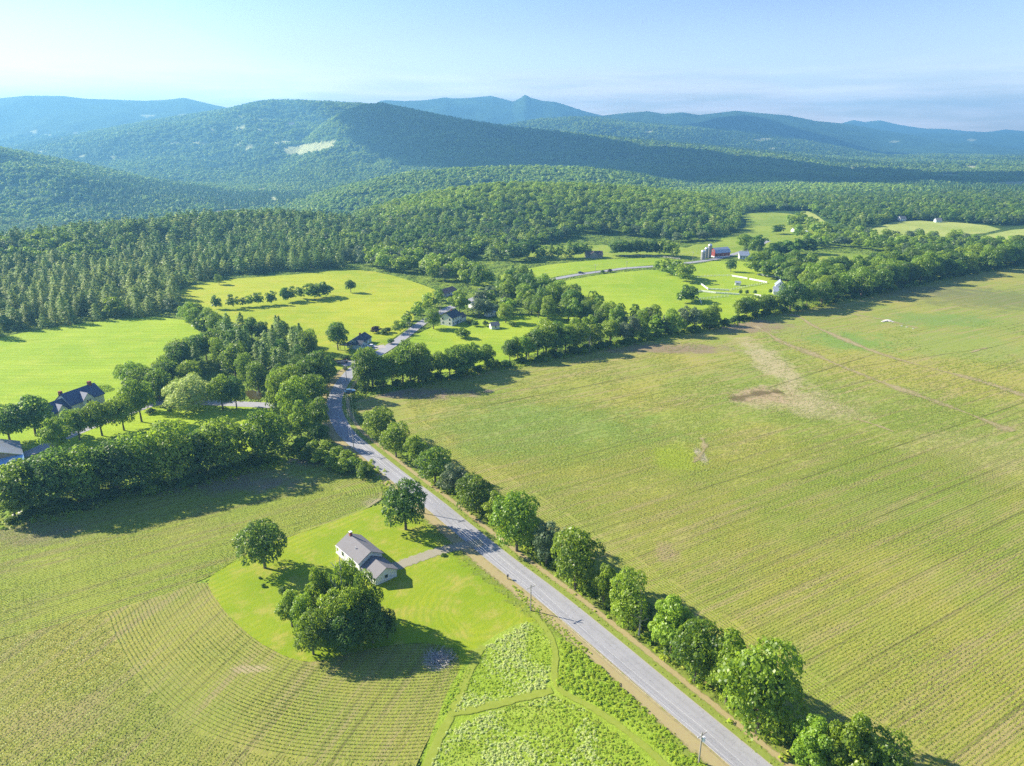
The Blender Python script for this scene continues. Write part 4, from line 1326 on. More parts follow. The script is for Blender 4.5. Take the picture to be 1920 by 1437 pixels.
row([(1268, 565), (1290, 570), (1285, 560)], 3, (8, 12), (0.8, 1.0), ['maple', 'dark'], 'rounded tree at the paddock corner', 'trees at the paddock corner', 3, 33)
for x in (1388, 1400, 1415, 1444):
    tree(x, 553 if x < 1440 else 552, 543 if x != 1444 else 541, 8, 'dark', {1388: 'left', 1400: 'middle', 1415: 'right'}.get(x, 'separate') + ' one of the small round trees along the paddock lane', 'small round trees along the paddock lane')
row([(1385, 470), (1410, 462), (1425, 470), (1395, 480), (1425, 485)], 9, (12, 17), (0.8, 1.0), ['dark', 'dark', 'maple', 'spruce'], 'dark tree behind the white farmhouse', 'dark trees behind the farmhouse', 4, 34)
row([(1448, 492), (1468, 484), (1482, 476), (1500, 478), (1515, 474)], 9, (14, 19), (0.9, 1.1), ['dark'], 'large dark tree above the enclosed green field', 'dark trees above the enclosed field', 4, 35)
row([(1265, 455), (1300, 452), (1325, 450)], 8, (9, 12), (0.9, 1.2), ['pale', 'maple'], 'bushy tree at the foot of the wooded knoll', 'bushy trees at the foot of the knoll', 3, 36)
row([(1450, 440), (1462, 438)], 2, (11, 14), (0.9, 1.0), ['dark'], 'lone dark tree on the far sloping meadow', 'lone dark trees on the far meadow', 2, 37)
row([(1470, 415), (1490, 425), (1505, 440), (1490, 446)], 9, (9, 14), (0.8, 1.0), ['maple', 'light'], 'leafy tree around the far farm sheds', 'trees around the far sheds', 5, 38)
row([(1500, 415), (1530, 440), (1560, 440), (1620, 440)], 22, (10, 16), (0.8, 1.0), ['light', 'maple', 'maple'], 'leafy tree beside the far lane', 'trees beside the far lane', 8, 39)

# shrubs
def shrub(x, y, t_, w, kind, label, group=None):
    tree(x, y, t_, w, kind, label, group)
shrub(840, 637, 614, 30, 'bush', 'round bush on the field before the white shed')
TREES[-1]['X'], TREES[-1]['Y'] = P(868, 634)
shrub(706, 624, 610, 22, 'bush_purple', 'reddish bush behind the roadside house')
shrub(646, 694, 686, 12, 'bush_dark', 'small round bush on the lawn by the bend')
for i in range(7):
    shrub(641 + i * 6, 674 + (i % 2), 664, 11, 'bush_dark', 'clipped bush in the short hedge below the roadside house', 'bushes of the hedge below the roadside house')
for i, (x, y) in enumerate([(568, 838), (590, 846), (612, 850), (634, 856), (652, 866), (668, 876), (684, 886), (600, 862), (625, 872), (580, 856), (645, 880)]):
    shrub(x, y + 6, y - 22, 40, 'bush_light' if i % 3 else 'bush', 'bright rounded bush in the thicket between the bend and the left field', 'bushes in the thicket below the bend')
shrub(487, 1086, 1081, 7, 'bush_dark', 'upper one of two tiny shrubs on the lawn')
shrub(494, 1101, 1093, 9, 'bush_dark', 'lower one of two tiny shrubs on the lawn')
shrub(530, 1113, 1098, 16, 'bush_dark', 'small dark bush in the shadow of the lone maple')
shrub(832, 1043, 1037, 12, 'bush_dark', 'small dark shrub on the lawn near the driveway')
for i, (x, y) in enumerate([(775, 590), (733, 645), (720, 627), (728, 624), (880, 608), (892, 612), (910, 612), (925, 614), (960, 612), (848, 606)]):
    shrub(x, y, y - 12, 15, ['bush', 'bush_dark'][i % 2], 'garden bush near the roadside houses', 'garden bushes near the roadside houses')
row([(670, 734), (760, 722), (830, 712), (930, 690), (1040, 670), (1130, 652), (1250, 630), (1350, 610), (1450, 588)], 75, (2.5, 5.0), (1.1, 1.6), ['bush', 'bush_dark', 'bush'], 'low bush at the foot of the long hedgerow', 'bushes at the foot of the long hedgerow', 3, 50)
row(None, 80, (2.5, 6.0), (0.9, 1.3), ['bush', 'bush_light', 'bush'], 'low bush under the roadside tree row', 'bushes under the roadside row', 1.6, 51)
row([(0, 985), (60, 968), (160, 950), (260, 925), (360, 905), (440, 885), (520, 866)], 34, (2.5, 5.0), (1.1, 1.6), ['bush_dark', 'bush'], 'low bush at the foot of the left tree belt', 'bushes at the foot of the left belt', 3, 52)
row([(1460, 588), (1600, 560), (1700, 538), (1800, 517), (1930, 496)], 40, (3, 5.5), (1.1, 1.5), ['bush_dark', 'bush'], 'low bush at the foot of the tall far belt', 'bushes at the foot of the far belt', 3, 53)
row([(300, 762), (330, 770), (280, 775)], 4, (2, 3), (1.1, 1.5), ['bush'], 'low bush beside the lane', 'bushes beside the lane', 2, 54)

# ---------------------------------------------------------------- woods: trees on everything that is not open
OPEN = [PP(v) for v in FLD.values()] + [PP(big_field), PP(up_field), PP(low_field), PP(lawn)]
front = PP([(-1200, 900), (-300, 672), (0, 630), (100, 617), (200, 606), (330, 593), (338, 545), (420, 519), (520, 511), (660, 500), (700, 478), (760, 478), (850, 488), (930, 488), (975, 468), (1080, 447), (1150, 446), (1250, 450), (1330, 445), (1380, 436), (1400, 418), (1385, 400), (1440, 396), (1500, 395), (1560, 415), (1600, 432), (1690, 412), (1850, 424), (2400, 405)])
fa = np.array([p[0] / p[1] for p in front])
fY = np.array([p[1] for p in front])
def front_Y(a):
    """nearest wood edge for a direction; front is not monotonic, so take the farthest crossing"""
    out = np.full(a.shape, 0.0)
    for i in range(len(fa) - 1):
        a0, a1 = fa[i], fa[i + 1]
        if a0 == a1: continue
        lo_, hi_ = min(a0, a1), max(a0, a1)
        m = (a >= lo_) & (a <= hi_)
        y = fY[i] + (fY[i + 1] - fY[i]) * (a - a0) / (a1 - a0)
        out = np.where(m, np.maximum(out, y), out)
    return out

def wood_points(Y0, Y1, spacing, amax=0.86):
    n = int(amax * (Y1 ** 2 - Y0 ** 2) / spacing ** 2)
    Y = np.sqrt(rng.uniform(Y0 ** 2, Y1 ** 2, n))
    X = rng.uniform(-amax, amax, n) * Y
    # thin out points that fall on top of each other
    cell = spacing * 0.8
    key = np.floor(X / cell).astype(np.int64) * 100003 + np.floor(Y / cell).astype(np.int64)
    _, first = np.unique(key, return_index=True)
    X, Y = X[first], Y[first]
    keep = Y > front_Y(X / Y)
    for poly in OPEN:
        keep &= ~inside(poly, X, Y)
    X, Y = X[keep], Y[keep]
    Z = height(X, Y)
    c = clearing(X, Y, Z)
    return X[~c], Y[~c], Z[~c]

wx, wy, wz = wood_points(330, 1500, 7.6)
species = fbm(wx / 190 + 2.2, wy / 190 + 8.8, 4) + rng.normal(0, 0.20, len(wx))
a_ = wx / wy
# conifers: left woods and the lower slope of the knoll; broadleaf towards its top
pinebias = 0.10 * smooth((-0.12 - a_) / 0.12) + 0.30 * smooth((940 - wy) / 150) - 0.30 * smooth((wy - 900) / 120) * (a_ > -0.25) * (a_ < 0.35)
px_w, py_w = to_px(wx, wy, wz)
frontpine = smooth((345 - px_w) / 20) * smooth((py_w - 495) / 15)
for i in range(len(wx)):
    s = species[i] + pinebias[i] + 0.5 * frontpine[i]
    if s > 0.30:
        k = 'pine_l' if (frontpine[i] > 0.5 and px_w[i] < 330) or rng.random() < 0.3 else ('pine' if rng.random() < 0.85 else 'spruce')
        h = rng.uniform(9, 16)
        h *= rng.uniform(0.85, 1.2)
        w = h * rng.uniform(0.78, 1.08)
    else:
        top_ = wy[i] > 930 and -0.25 < a_[i] < 0.35
        k = rng.choice(['light'] if top_ else ['maple', 'dark', 'dark', 'pale', 'maple', 'light'])
        h = rng.uniform(8.5, 14.5)
        w = h * rng.uniform(0.8, 1.05)
    TREES.append(dict(X=wx[i], Y=wy[i], z=wz[i], h=h, w=w, kind=k, manual=False, label=None, group=None, wood=True))

PINES = ('pine', 'pine_l', 'spruce')
def kind_name(t):
    if t['kind'] in PINES: return 'conifer'
    if t['kind'].startswith('bush'): return 'shrub'
    return 'tree'
NAME = {'tree': 'deciduous_tree', 'conifer': 'conifer', 'shrub': 'shrub'}
CAT = {'tree': 'tree', 'conifer': 'conifer', 'shrub': 'bush'}
by_kind = {'tree': [], 'conifer': [], 'shrub': []}
for t in TREES:
    t.setdefault('z', 0.0)
    px, py = to_px(t['X'], t['Y'], t['z'] + t['h'] * 0.5)
    t['px'], t['py'] = px, py
    t['size'] = (t['h'] / max(t['Y'], 1)) if -60 < px < 1980 and py < 1500 else 0
    if t.get('manual'): t['size'] += 10
    elif not t.get('wood'): t['size'] += 1 if t['size'] > 0 else 0
    by_kind[kind_name(t)].append(t)

stuff_pts = {'tree': [], 'conifer': [], 'shrub': []}
cntr = 0
roots_done = 0
for kn, lst in by_kind.items():
    lst.sort(key=lambda t: -t['size'])
    cap = {'tree': 295, 'conifer': 295, 'shrub': 290}[kn]
    for i, t in enumerate(lst):
        if i < cap and t['size'] > 0:
            vars_ = TM[t['kind']]
            cntr += 1
            cm, tm = vars_[cntr % len(vars_)]
            root = bpy.data.objects.new(NAME[kn], None)
            root.location = (t['X'], t['Y'], t['z'] - 0.05)
            root.rotation_euler = (0, 0, rng.uniform(0, 6.28))
            root.scale = (t['w'], t['w'], t['h'])
            col.objects.link(root)
            if t['label'] is None:
                if kn == 'conifer':
                    if t['px'] < 330 and t['py'] > 490:
                        t['label'], t['group'] = 'soft green pine in the ' + ('front' if t['py'] > 545 else 'back') + ' of the left wood, ' + ('at the picture edge' if t['px'] < 110 else 'in its middle' if t['px'] < 220 else 'towards its right end'), 'pines in the front wood at the left'
                    elif t['px'] < 660:
                        t['label'], t['group'] = ('dark conifer in the woods ' + ('behind the front pine wood' if t['px'] < 330 else 'above the small meadow trees' if t['px'] < 520 else 'above the middle meadow')), 'conifers along the edge of the left woods'
                    else:
                        t['label'], t['group'] = 'dark conifer at the foot of the wooded knoll', 'conifers at the foot of the knoll'
                else:
                    t['label'], t['group'] = 'leafy tree in the edge of the woods beyond the meadows', 'leafy trees in the edge of the woods'
            tag(root, t['label'], CAT[kn], t['group'])
            c = bpy.data.objects.new('crown', cm)
            col.objects.link(c)
            c.parent = root
            if tm is not None:
                k_ = bpy.data.objects.new('trunk', tm)
                col.objects.link(k_)
                k_.parent = root
        else:
            stuff_pts[kn].append(t)

fx, fy, fz = wood_points(1500, 3000, 9.6)
gx, gy, gz = wood_points(3000, 5600, 16.5)
def batch(kn, name, label):
    mids = [(k, m) for k, ms in MID.items() if (k in PINES) == (kn == 'conifer') for m in ms]
    fars = FAR['pine' if kn == 'conifer' else 'leaf']
    plist = [m for _, m in mids] + fars
    pts, rot, scl, ids = [], [], [], []
    for t in stuff_pts[kn]:
        k = {'tall': 'maple', 'spruce': 'pine', 'willow': 'light', 'purple': 'dark'}.get(t['kind'], t['kind'])
        c = [j for j, (kk, _) in enumerate(mids) if kk == k]
        pts.append((t['X'], t['Y'], t['z'] - 0.1))
        rot.append(rng.uniform(0, 6.28))
        scl.append((t['w'] * 1.25, t['w'] * 1.25, t['h']))
        ids.append(int(rng.choice(c)))
    pts, rot, scl, ids = np.array(pts), np.array(rot), np.array(scl), np.array(ids)
    for (X, Y, Z, base, wide) in ((fx, fy, fz, 11.5, 1.15), (gx, gy, gz, 15, 1.45)):
        sp_ = fbm(X / 420 + 4.2, Y / 420 + 1.8, 4) + rng.normal(0, 0.25, len(X))
        isp = sp_ > (0.12 if base == 11.5 else 0.2)
        m = isp if kn == 'conifer' else ~isp
        n = int(m.sum())
        h = base * rng.uniform(0.75, 1.2, n)
        w = h * (rng.uniform(0.7, 0.9, n) if kn == 'conifer' else rng.uniform(1.15, 1.5, n)) * wide / 1.15
        pts = np.concatenate([pts, np.stack([X[m], Y[m], Z[m] - 1.5], 1)])
        rot = np.concatenate([rot, rng.uniform(0, 6.28, n)])
        scl = np.concatenate([scl, np.stack([w, w, h], 1)])
        ids = np.concatenate([ids, len(mids) + rng.integers(0, len(fars), n)])
    print(name, len(pts))
    scatter(name, pts, rot, scl, ids, plist, label)
batch('tree', 'broadleaf_woods', 'broadleaf woods covering the far slopes and hollows')
batch('conifer', 'conifer_woods', 'dark conifer woods covering the far slopes')
if stuff_pts['shrub']:
    s_ = stuff_pts['shrub']
    scatter('underbrush', [(t['X'], t['Y'], t['z']) for t in s_], [0.0] * len(s_), [(t['w'], t['w'], t['h']) for t in s_], [0] * len(s_), [TM['bush'][0][0]], 'low brush along the hedgerows')

# ---------------------------------------------------------------- crop rows as real plants
def row_piece(seed, L=1.7, w=0.30, h=0.26, n=26):
    rs = np.random.default_rng(seed)
    c = np.stack([rs.uniform(-L / 2, L / 2, n), rs.normal(0, w * 0.17, n), rs.uniform(0.03, h, n)], 1)
    nn = np.stack([rs.normal(0, 0.35, n), rs.normal(0, 0.45, n), np.ones(n)], 1)
    v, f, a = leaf_quads(c, nn, 0.105, rs.uniform(0.1, 1.0, n), rs, 0.2)
    v[:, 2] = np.maximum(v[:, 2], 0.0)
    return mesh_np('crop_row_piece', v, f, M['crop'], {'tone': ('POINT', a)})
ROWP = [row_piece(300 + i) for i in range(4)]

def rows_in(poly, ang, pitch=0.84, step=1.6, ymax=1e9, jitter=0.04, exclude=None, phase=0.0):
    poly = np.array(poly)
    ca, sa = math.cos(ang), math.sin(ang)
    u = poly[:, 0] * ca + poly[:, 1] * sa
    v = -poly[:, 0] * sa + poly[:, 1] * ca
    U, V = np.meshgrid(np.arange(u.min(), u.max(), step), np.arange(v.min() + phase, v.max(), pitch))
    U = U + rng.uniform(-0.2, 0.2, U.shape)
    V = V + rng.normal(0, jitter, V.shape)
    X = (U * ca - V * sa).ravel()
    Y = (U * sa + V * ca).ravel()
    k = (Y < ymax) & (Y > 60)
    X, Y = X[k], Y[k]
    px, py = to_px(X, Y, 0)
    k = (px > -60) & (px < 1980) & (py < 1500)
    X, Y = X[k], Y[k]
    k = inside([tuple(p) for p in poly], X, Y)
    for e in (exclude or []):
        k &= ~inside(e, X, Y)
    return X[k], Y[k], np.full(k.sum(), ang)

def rows_along(line, side, n, pitch=0.84, step=1.6, start=0.5, closed=False):
    """rows that follow an edge: parallel offsets of a line"""
    Xs, Ys, As = [], [], []
    base = [np.array(p, float) for p in resample(chaikin([tuple(p) for p in line], 3), 0.8)]
    bt = []
    m = len(base)
    for i in range(m):
        t = base[min(i + 3, m - 1)] - base[max(i - 3, 0)]
        bt.append(t / (np.linalg.norm(t) + 1e-9))
    base, bt = np.array(base), np.array(bt)
    nrm = np.stack([-bt[:, 1], bt[:, 0]], 1) * side
    for k in range(n):
        q = base + nrm * (start + k * pitch)
        seg = np.linalg.norm(np.diff(q, axis=0), axis=1)
        s = np.concatenate([[0], np.cumsum(seg)])
        at = np.arange(0.5, s[-1], step)
        X, Y = np.interp(at, s, q[:, 0]), np.interp(at, s, q[:, 1])
        ang = np.arctan2(np.interp(at, s, bt[:, 1]), np.interp(at, s, bt[:, 0]))
        Xs.append(X)
        Ys.append(Y)
        As.append(ang)
    return np.concatenate(Xs), np.concatenate(Ys), np.concatenate(As)

def plant_rows(name, X, Y, Aa, label, z):
    # thin and stunted where the soil is poor
    q = fbm(X / 16, Y / 16, 4)
    keep = rng.random(len(X)) > np.clip(np.clip(0.10 - q * 0.5, 0.02, 0.55) + (Y - 230) / 210, 0, 1)
    X, Y, Aa, q = X[keep], Y[keep], Aa[keep], q[keep]
    s = np.clip(1.0 + q * 0.6, 0.55, 1.5) * rng.uniform(0.8, 1.2, len(X))
    scatter(name, np.stack([X, Y, np.full(len(X), z)], 1), Aa, np.stack([np.ones(len(X)), s, s], 1), rng.integers(0, 4, len(X)), ROWP, label)
    print(name, len(X))

big_w = PP(big_field)
big_c = [p for p in chaikin(big_w, 1, True)]
head_line = [p for p in offset_line(near_c, -ROAD_W / 2 - 13.5) if p[1] < 260]
hx, hy, ha = rows_along(head_line, -1, 16, start=0.0)
head_poly = [tuple(p) for p in offset_line(near_c, -ROAD_W / 2)] + [tuple(p) for p in offset_line(near_c, -ROAD_W / 2 - 13.5 - 16 * 0.84)][::-1]
px, py = to_px(hx, hy, 0)
k = (px > -50) & (px < 1980) & (py < 1500) & inside(big_c, hx, hy)
hx, hy, ha = hx[k], hy[k], ha[k]
bx_, by_, ba_ = rows_in(big_c, BIG_ANG, ymax=440, exclude=[head_poly])
plant_rows('crop_plants', np.concatenate([hx, bx_]), np.concatenate([hy, by_]), np.concatenate([ha, ba_]), 'rows of young crop plants on the broad field', 0.1)
up_c = chaikin(PP(up_field), 1, True)
edge = PP([(530, 858), (620, 868), (690, 890), (720, 918), (712, 944), (620, 982), (560, 1000)])
ex, ey, ea = rows_along(edge, -1, 13, start=1.5)
k = inside(up_c, ex, ey)
ex, ey, ea = ex[k], ey[k], ea[k]
ring = chaikin([tuple(p) for p in edge], 3)
inner = [tuple(p) for p in offset_line(ring, -12.5)]
excl_up = [ring + inner[::-1]]
ux, uy, ua = rows_in(up_c, UP_ANG, exclude=excl_up)
plant_rows('crop_plants', np.concatenate([ex, ux]), np.concatenate([ey, uy]), np.concatenate([ea, ua]), 'rows of young crop plants on the left field', 0.12)
low_c = chaikin(PP(low_field), 1, True)
ledge = PP([(300, 1000), (385, 1086), (400, 1120), (450, 1180), (520, 1230), (600, 1252), (700, 1262), (800, 1262), (880, 1250)])
lx, ly, la = rows_along(ledge, -1, 27, start=0.6)
k = inside(low_c, lx, ly)
lx, ly, la = lx[k], ly[k], la[k]
lring = chaikin([tuple(p) for p in ledge], 3)
excl_low = [lring + [tuple(p) for p in offset_line(lring, -23.2)][::-1], [tuple(p) for p in lring]]
sx, sy, sa_ = rows_in(low_c, LOW_ANG, exclude=excl_low)
tx, ty, ta = rows_in(PP([(590, 1247), (660, 1222), (780, 1205), (858, 1214), (862, 1262), (700, 1262), (600, 1252)]), ang_px((600, 1240), (850, 1240)))
plant_rows('crop_plants', np.concatenate([lx, sx, tx]), np.concatenate([ly, sy, ty]), np.concatenate([la, sa_, ta]), 'curved and straight rows of young crop plants on the nearest field', 0.12)

# ---------------------------------------------------------------- tall weeds, flowering plots, verge growth
def clump(seed, mat, w=0.9, h=0.7, n=34, leaf=0.16):
    rs = np.random.default_rng(seed)
    d = rs.normal(0, 1, (n, 3))
    d /= np.linalg.norm(d, axis=1)[:, None]
    d[:, 2] = abs(d[:, 2])
    c = d * np.array([w / 2, w / 2, h]) * rs.uniform(0.6, 1, (n, 1))
    v, f, a = leaf_quads(c, d + np.array([0, 0, 1.8]), leaf, rs.uniform(0, 1, n), rs, 0.35)
    v[:, 2] = np.maximum(v[:, 2], 0.0)
    return mesh_np('clump', v, f, mat, {'tone': ('POINT', a)})
CL = [clump(400 + i, M['weed']) for i in range(3)] + [clump(410 + i, M['weed_pale'], 0.9, 0.85) for i in range(3)] + [clump(420 + i, M['tall_grass'], 0.8, 0.6) for i in range(2)]
def fill(poly, per_m2):
    xs = [p[0] for p in poly]
    ys = [p[1] for p in poly]
    n = int((max(xs) - min(xs)) * (max(ys) - min(ys)) * per_m2)
    X = rng.uniform(min(xs), max(xs), n)
    Y = rng.uniform(min(ys), max(ys), n)
    k = inside(poly, X, Y)
    return X[k], Y[k]
plots = [
    ([(990, 1166), (1042, 1212), (1022, 1292), (990, 1302), (852, 1338), (872, 1290), (908, 1214)], 'pale', 6.0, 0.55, 'pale flowering weeds filling the upper wild plot'),
    ([(1036, 1304), (1100, 1334), (1180, 1396), (1240, 1460), (1260, 1520), (780, 1520), (806, 1440), (835, 1375), (910, 1336)], 'mixed', 5.5, 0.52, 'tall weeds filling the lower wild plot'),
    ([(1048, 1196), (1052, 1240), (1044, 1288), (1108, 1318), (1190, 1368), (1290, 1460), (1360, 1500), (1325, 1440), (1200, 1320), (1110, 1240)], 'green', 4.0, 0.75, 'bright green weeds between the wild plots and the road'),
    ([(864, 1262), (900, 1216), (885, 1255), (848, 1330), (822, 1345)], 'green', 5.0, 0.6, 'tall weeds along the left edge of the wild plots'),
    ([(960, 1098), (990, 1118), (1060, 1180), (1110, 1228), (1095, 1232), (1040, 1188), (975, 1125)], 'green', 4, 0.6, 'weeds between the lawn and the dry verge'),
    ([(700, 895), (730, 905), (760, 935), (740, 940), (724, 925), (715, 905)], 'green', 3, 0.8, 'weeds between the left field and the road'),
]
for pl, mode, dens, sc_, lb in plots:
    X, Y = fill(PP(pl), dens)
    q = fbm(X / 9 + 3, Y / 9 + 5, 4)
    which = np.zeros(len(X), int)
    r_ = rng.random(len(X))
    if mode == 'pale':
        which = np.where(q + (r_ - 0.5) * 0.5 > -0.22, 3 + (r_ * 3).astype(int) % 3, rng.integers(0, 3, len(X)))
    elif mode == 'mixed':
        lx_ = to_px(X, Y, 0)[0]
        which = np.where(q + (r_ - 0.5) * 0.4 + (1000 - lx_) / 500 > 0.18, 3 + rng.integers(0, 3, len(X)), np.where(r_ < 0.5, rng.integers(0, 3, len(X)), 6 + rng.integers(0, 2, len(X))))
    else:
        which = rng.integers(0, 3, len(X))
    s = sc_ * rng.uniform(0.6, 1.4, len(X)) * (1 + q * 0.4)
    scatter('weeds', np.stack([X, Y, np.full(len(X), 0.05)], 1), rng.uniform(0, 6.28, len(X)), np.stack([s, s, s * 0.75], 1), which, CL, lb)
# growth under the hedgerows and tree belts, and on the verges
def strip_fill(line, w, per_m):
    pts = np.array(resample([tuple(p) for p in line], 1.0))
    n = int(len(pts) * per_m)
    i = rng.integers(0, len(pts), n)
    o = rng.normal(0, w / 2, (n, 2))
    return pts[i, 0] + o[:, 0], pts[i, 1] + o[:, 1]
SX, SY = [], []
for px_l, w, d in (([(665, 742), (760, 724), (830, 712), (930, 692), (1040, 672), (1130, 653), (1250, 632), (1350, 611), (1450, 588)], 5, 5),
                   (None, 3.6, 9),
                   ([(0, 985), (60, 968), (160, 950), (260, 925), (360, 905), (440, 885), (530, 862)], 5, 7),
                   ([(1455, 588), (1600, 560), (1700, 538), (1800, 517), (1930, 496)], 5, 4),
                   ([(560, 850), (640, 862), (700, 892)], 5, 9)):
    X, Y = strip_fill(PP(px_l) if px_l else BUSHLINE, w, d)
    SX.append(X)
    SY.append(Y)
SX, SY = np.concatenate(SX), np.concatenate(SY)
for off in (ROAD_W / 2 + 5.5, ROAD_W / 2 + 3.6, -ROAD_W / 2 - 1.1, -ROAD_W / 2 - 4.6):
    ln_c = [p for p in offset_line(near_c, off) if 92 < p[1] < 215]
    X, Y = strip_fill(ln_c, 0.9, 1.6)
    VX = X if off == ROAD_W / 2 + 5.5 else np.concatenate([VX, X])
    VY = Y if off == ROAD_W / 2 + 5.5 else np.concatenate([VY, Y])
vs_s = rng.uniform(0.2, 0.5, len(VX))
scatter('verge_tufts', np.stack([VX, VY, np.full(len(VX), 0.12)], 1), rng.uniform(0, 6.28, len(VX)), np.stack([vs_s, vs_s, vs_s], 1), rng.choice([0, 1, 6, 7, 7], len(VX)), CL, 'grass tufts and weeds along the road verges')
s = rng.uniform(0.8, 2.0, len(SX))
scatter('undergrowth', np.stack([SX, SY, np.full(len(SX), 0.05)], 1), rng.uniform(0, 6.28, len(SX)), np.stack([s, s, s * 0.9], 1), rng.choice([0, 1, 2, 6, 7], len(SX)), CL, 'tangled undergrowth at the foot of the hedgerows')

# ---------------------------------------------------------------- buildings
def gable(root, cx, cy, L, W, wall, ridge, wm, rm, over=0.45, wall_part='wall', axis=0, z0=0.0):
    """a block with a pitched roof; ridge along local x (axis 0) or y (axis 1)"""
    def T(x, y, z):
        return (cx + x, cy + y, z + z0) if axis == 0 else (cx + y, cy + x, z + z0)
    b = MB()
    h, w = L / 2, W / 2
    b.poly([T(-h, -w, 0), T(h, -w, 0), T(h, -w, wall), T(-h, -w, wall)])
    b.poly([T(-h, w, 0), T(h, w, 0), T(h, w, wall), T(-h, w, wall)])
    for s_ in (-h, h):
        b.poly([T(s_, -w, 0), T(s_, w, 0), T(s_, w, wall), T(s_, 0, ridge - 0.03), T(s_, -w, wall)])
    wl_ = b.build(wall_part, wm, root)
    r = MB()
    th = 0.2
    sl = (ridge - wall) / w
    for sg in (-1, 1):
        a = [(-h - over, 0, ridge + 0.1), (h + over, 0, ridge + 0.1), (h + over, sg * (w + over), wall - sl * over + 0.1), (-h - over, sg * (w + over), wall - sl * over + 0.1)]
        top = [T(x, y, z) for x, y, z in a]
        bot = [T(x, y, z - th) for x, y, z in a]
        r.poly(top)
        r.poly(bot)
        for i in range(4):
            j = (i + 1) % 4
            r.poly([top[i], top[j], bot[j], bot[i]])
    rf = r.build('roof', rm, root)
    return wl_, rf

def window(root, x, y, z, w, h, face, trim=None):
    """face: 'x+' 'x-' 'y+' 'y-' in the house frame"""
    f, p = MB(), MB()
    t = 0.1
    s_ = 1 if face[1] == '+' else -1
    if face[0] == 'y':
        f.box(x - w / 2 - t, x + w / 2 + t, min(y, y + s_ * 0.06), max(y, y + s_ * 0.06), z - t, z + h + t)
        p.box(x - w / 2, x + w / 2, min(y + s_ * 0.05, y + s_ * 0.09), max(y + s_ * 0.05, y + s_ * 0.09), z, z + h)
    else:
        f.box(min(x, x + s_ * 0.06), max(x, x + s_ * 0.06), y - w / 2 - t, y + w / 2 + t, z - t, z + h + t)
        p.box(min(x + s_ * 0.05, x + s_ * 0.09), max(x + s_ * 0.05, x + s_ * 0.09), y - w / 2, y + w / 2, z, z + h)
    wo_ = f.build('window', trim or M['trim'], root)
    p.build('pane', M['glass'], wo_)

def door(root, x, y, w, h, face, m):
    f = MB()
    s_ = 1 if face[1] == '+' else -1
    if face[0] == 'y':
        f.box(x - w / 2, x + w / 2, min(y, y + s_ * 0.07), max(y, y + s_ * 0.07), 0.05, h)
    else:
        f.box(min(x, x + s_ * 0.07), max(x, x + s_ * 0.07), y - w / 2, y + w / 2, 0.05, h)
    f.build('door', m, root)

def chimney(rf, x, y, z0, z1, w=0.8, m=None):
    c = MB()
    c.box(x - w / 2, x + w / 2, y - w / 2, y + w / 2, z0, z1)
    c.build('chimney', m or M['brick'], rf)

def house_root(name, label, loc, rot, cat='house', z=0.0, group=None):
    r_ = empty(name, (loc[0], loc[1], z), R(rot))
    return tag(r_, label, cat, group)

# white house with grey roofs on the lawn
h1 = house_root('house', 'white house with grey shingle roof and attached garage on the big lawn', (-41.6, 163.2), -48.5)
w1, r1 = gable(h1, 0, 0, 11.4, 7.0, 3.9, 5.9, M['siding'], M['shingle_grey'])
gable(h1, 9.2, 0.3, 7.2, 6.4, 2.5, 4.3, M['siding'], M['shingle_grey'], 0.4, 'garage_wall')
chimney(r1, -4.6, 0.0, 5.3, 7.0, 0.7, M['brick'])
pc = MB(); pc.box(-5.02, -4.18, -0.42, 0.42, 7.0, 7.12); pc.build('chimney_cap', M['trim'], h1)
vp = MB(); vp.tube([(1.0, -1.7, 4.9), (1.0, -1.7, 5.6)], 0.12, 8); vp.build('roof_vent', M['trim'], h1)
for x in (-3.6, -0.4, 2.8): window(h1, x, 3.5, 1.6, 1.0, 1.3, 'y+')
for x in (-3.2, 0.8): window(h1, x, -3.5, 1.6, 1.0, 1.3, 'y-')
window(h1, -5.7, 0.9, 1.6, 1.0, 1.3, 'x-')
door(h1, 1.2, 3.5, 1.0, 2.1, 'y+', M['trim'])
door(h1, 8.9, 3.5, 4.6, 2.1, 'y+', M['trim'])
pr = MB(); pr.box(-7.9, -5.75, -3.3, -0.6, 2.35, 2.5); pr.build('porch_roof', M['trim'], h1)
for y_ in (-3.1, -0.8):
    q_ = MB(); q_.box(-7.8, -7.62, y_ - 0.09, y_ + 0.09, 0, 2.35); q_.build('porch_post', M['trim'], h1)
pd = MB(); pd.box(-7.9, -5.75, -3.3, -0.6, 0.05, 0.4); pd.build('porch_floor', M['trim'], h1)

for y_, z_, x0_, x1_ in ((3.95, 3.6, -5.9, 5.9), (-3.95, 3.6, -5.9, 5.9)):
    b = MB(); b.tube([(x0_, y_, z_), (x1_, y_, z_)], 0.09, 6); b.build('gutter', M['trim'], h1)
b = MB(); b.box(-5.8, 5.8, -3.58, 3.58, 0, 0.35); b.build('foundation', M['concrete'], h1)
st = MB(); st.box(0.6, 1.8, 3.55, 4.6, 0, 0.3); st.build('step', M['concrete'], h1)
window(h1, 12.8, 0.3, 1.2, 0.9, 0.9, 'x+')

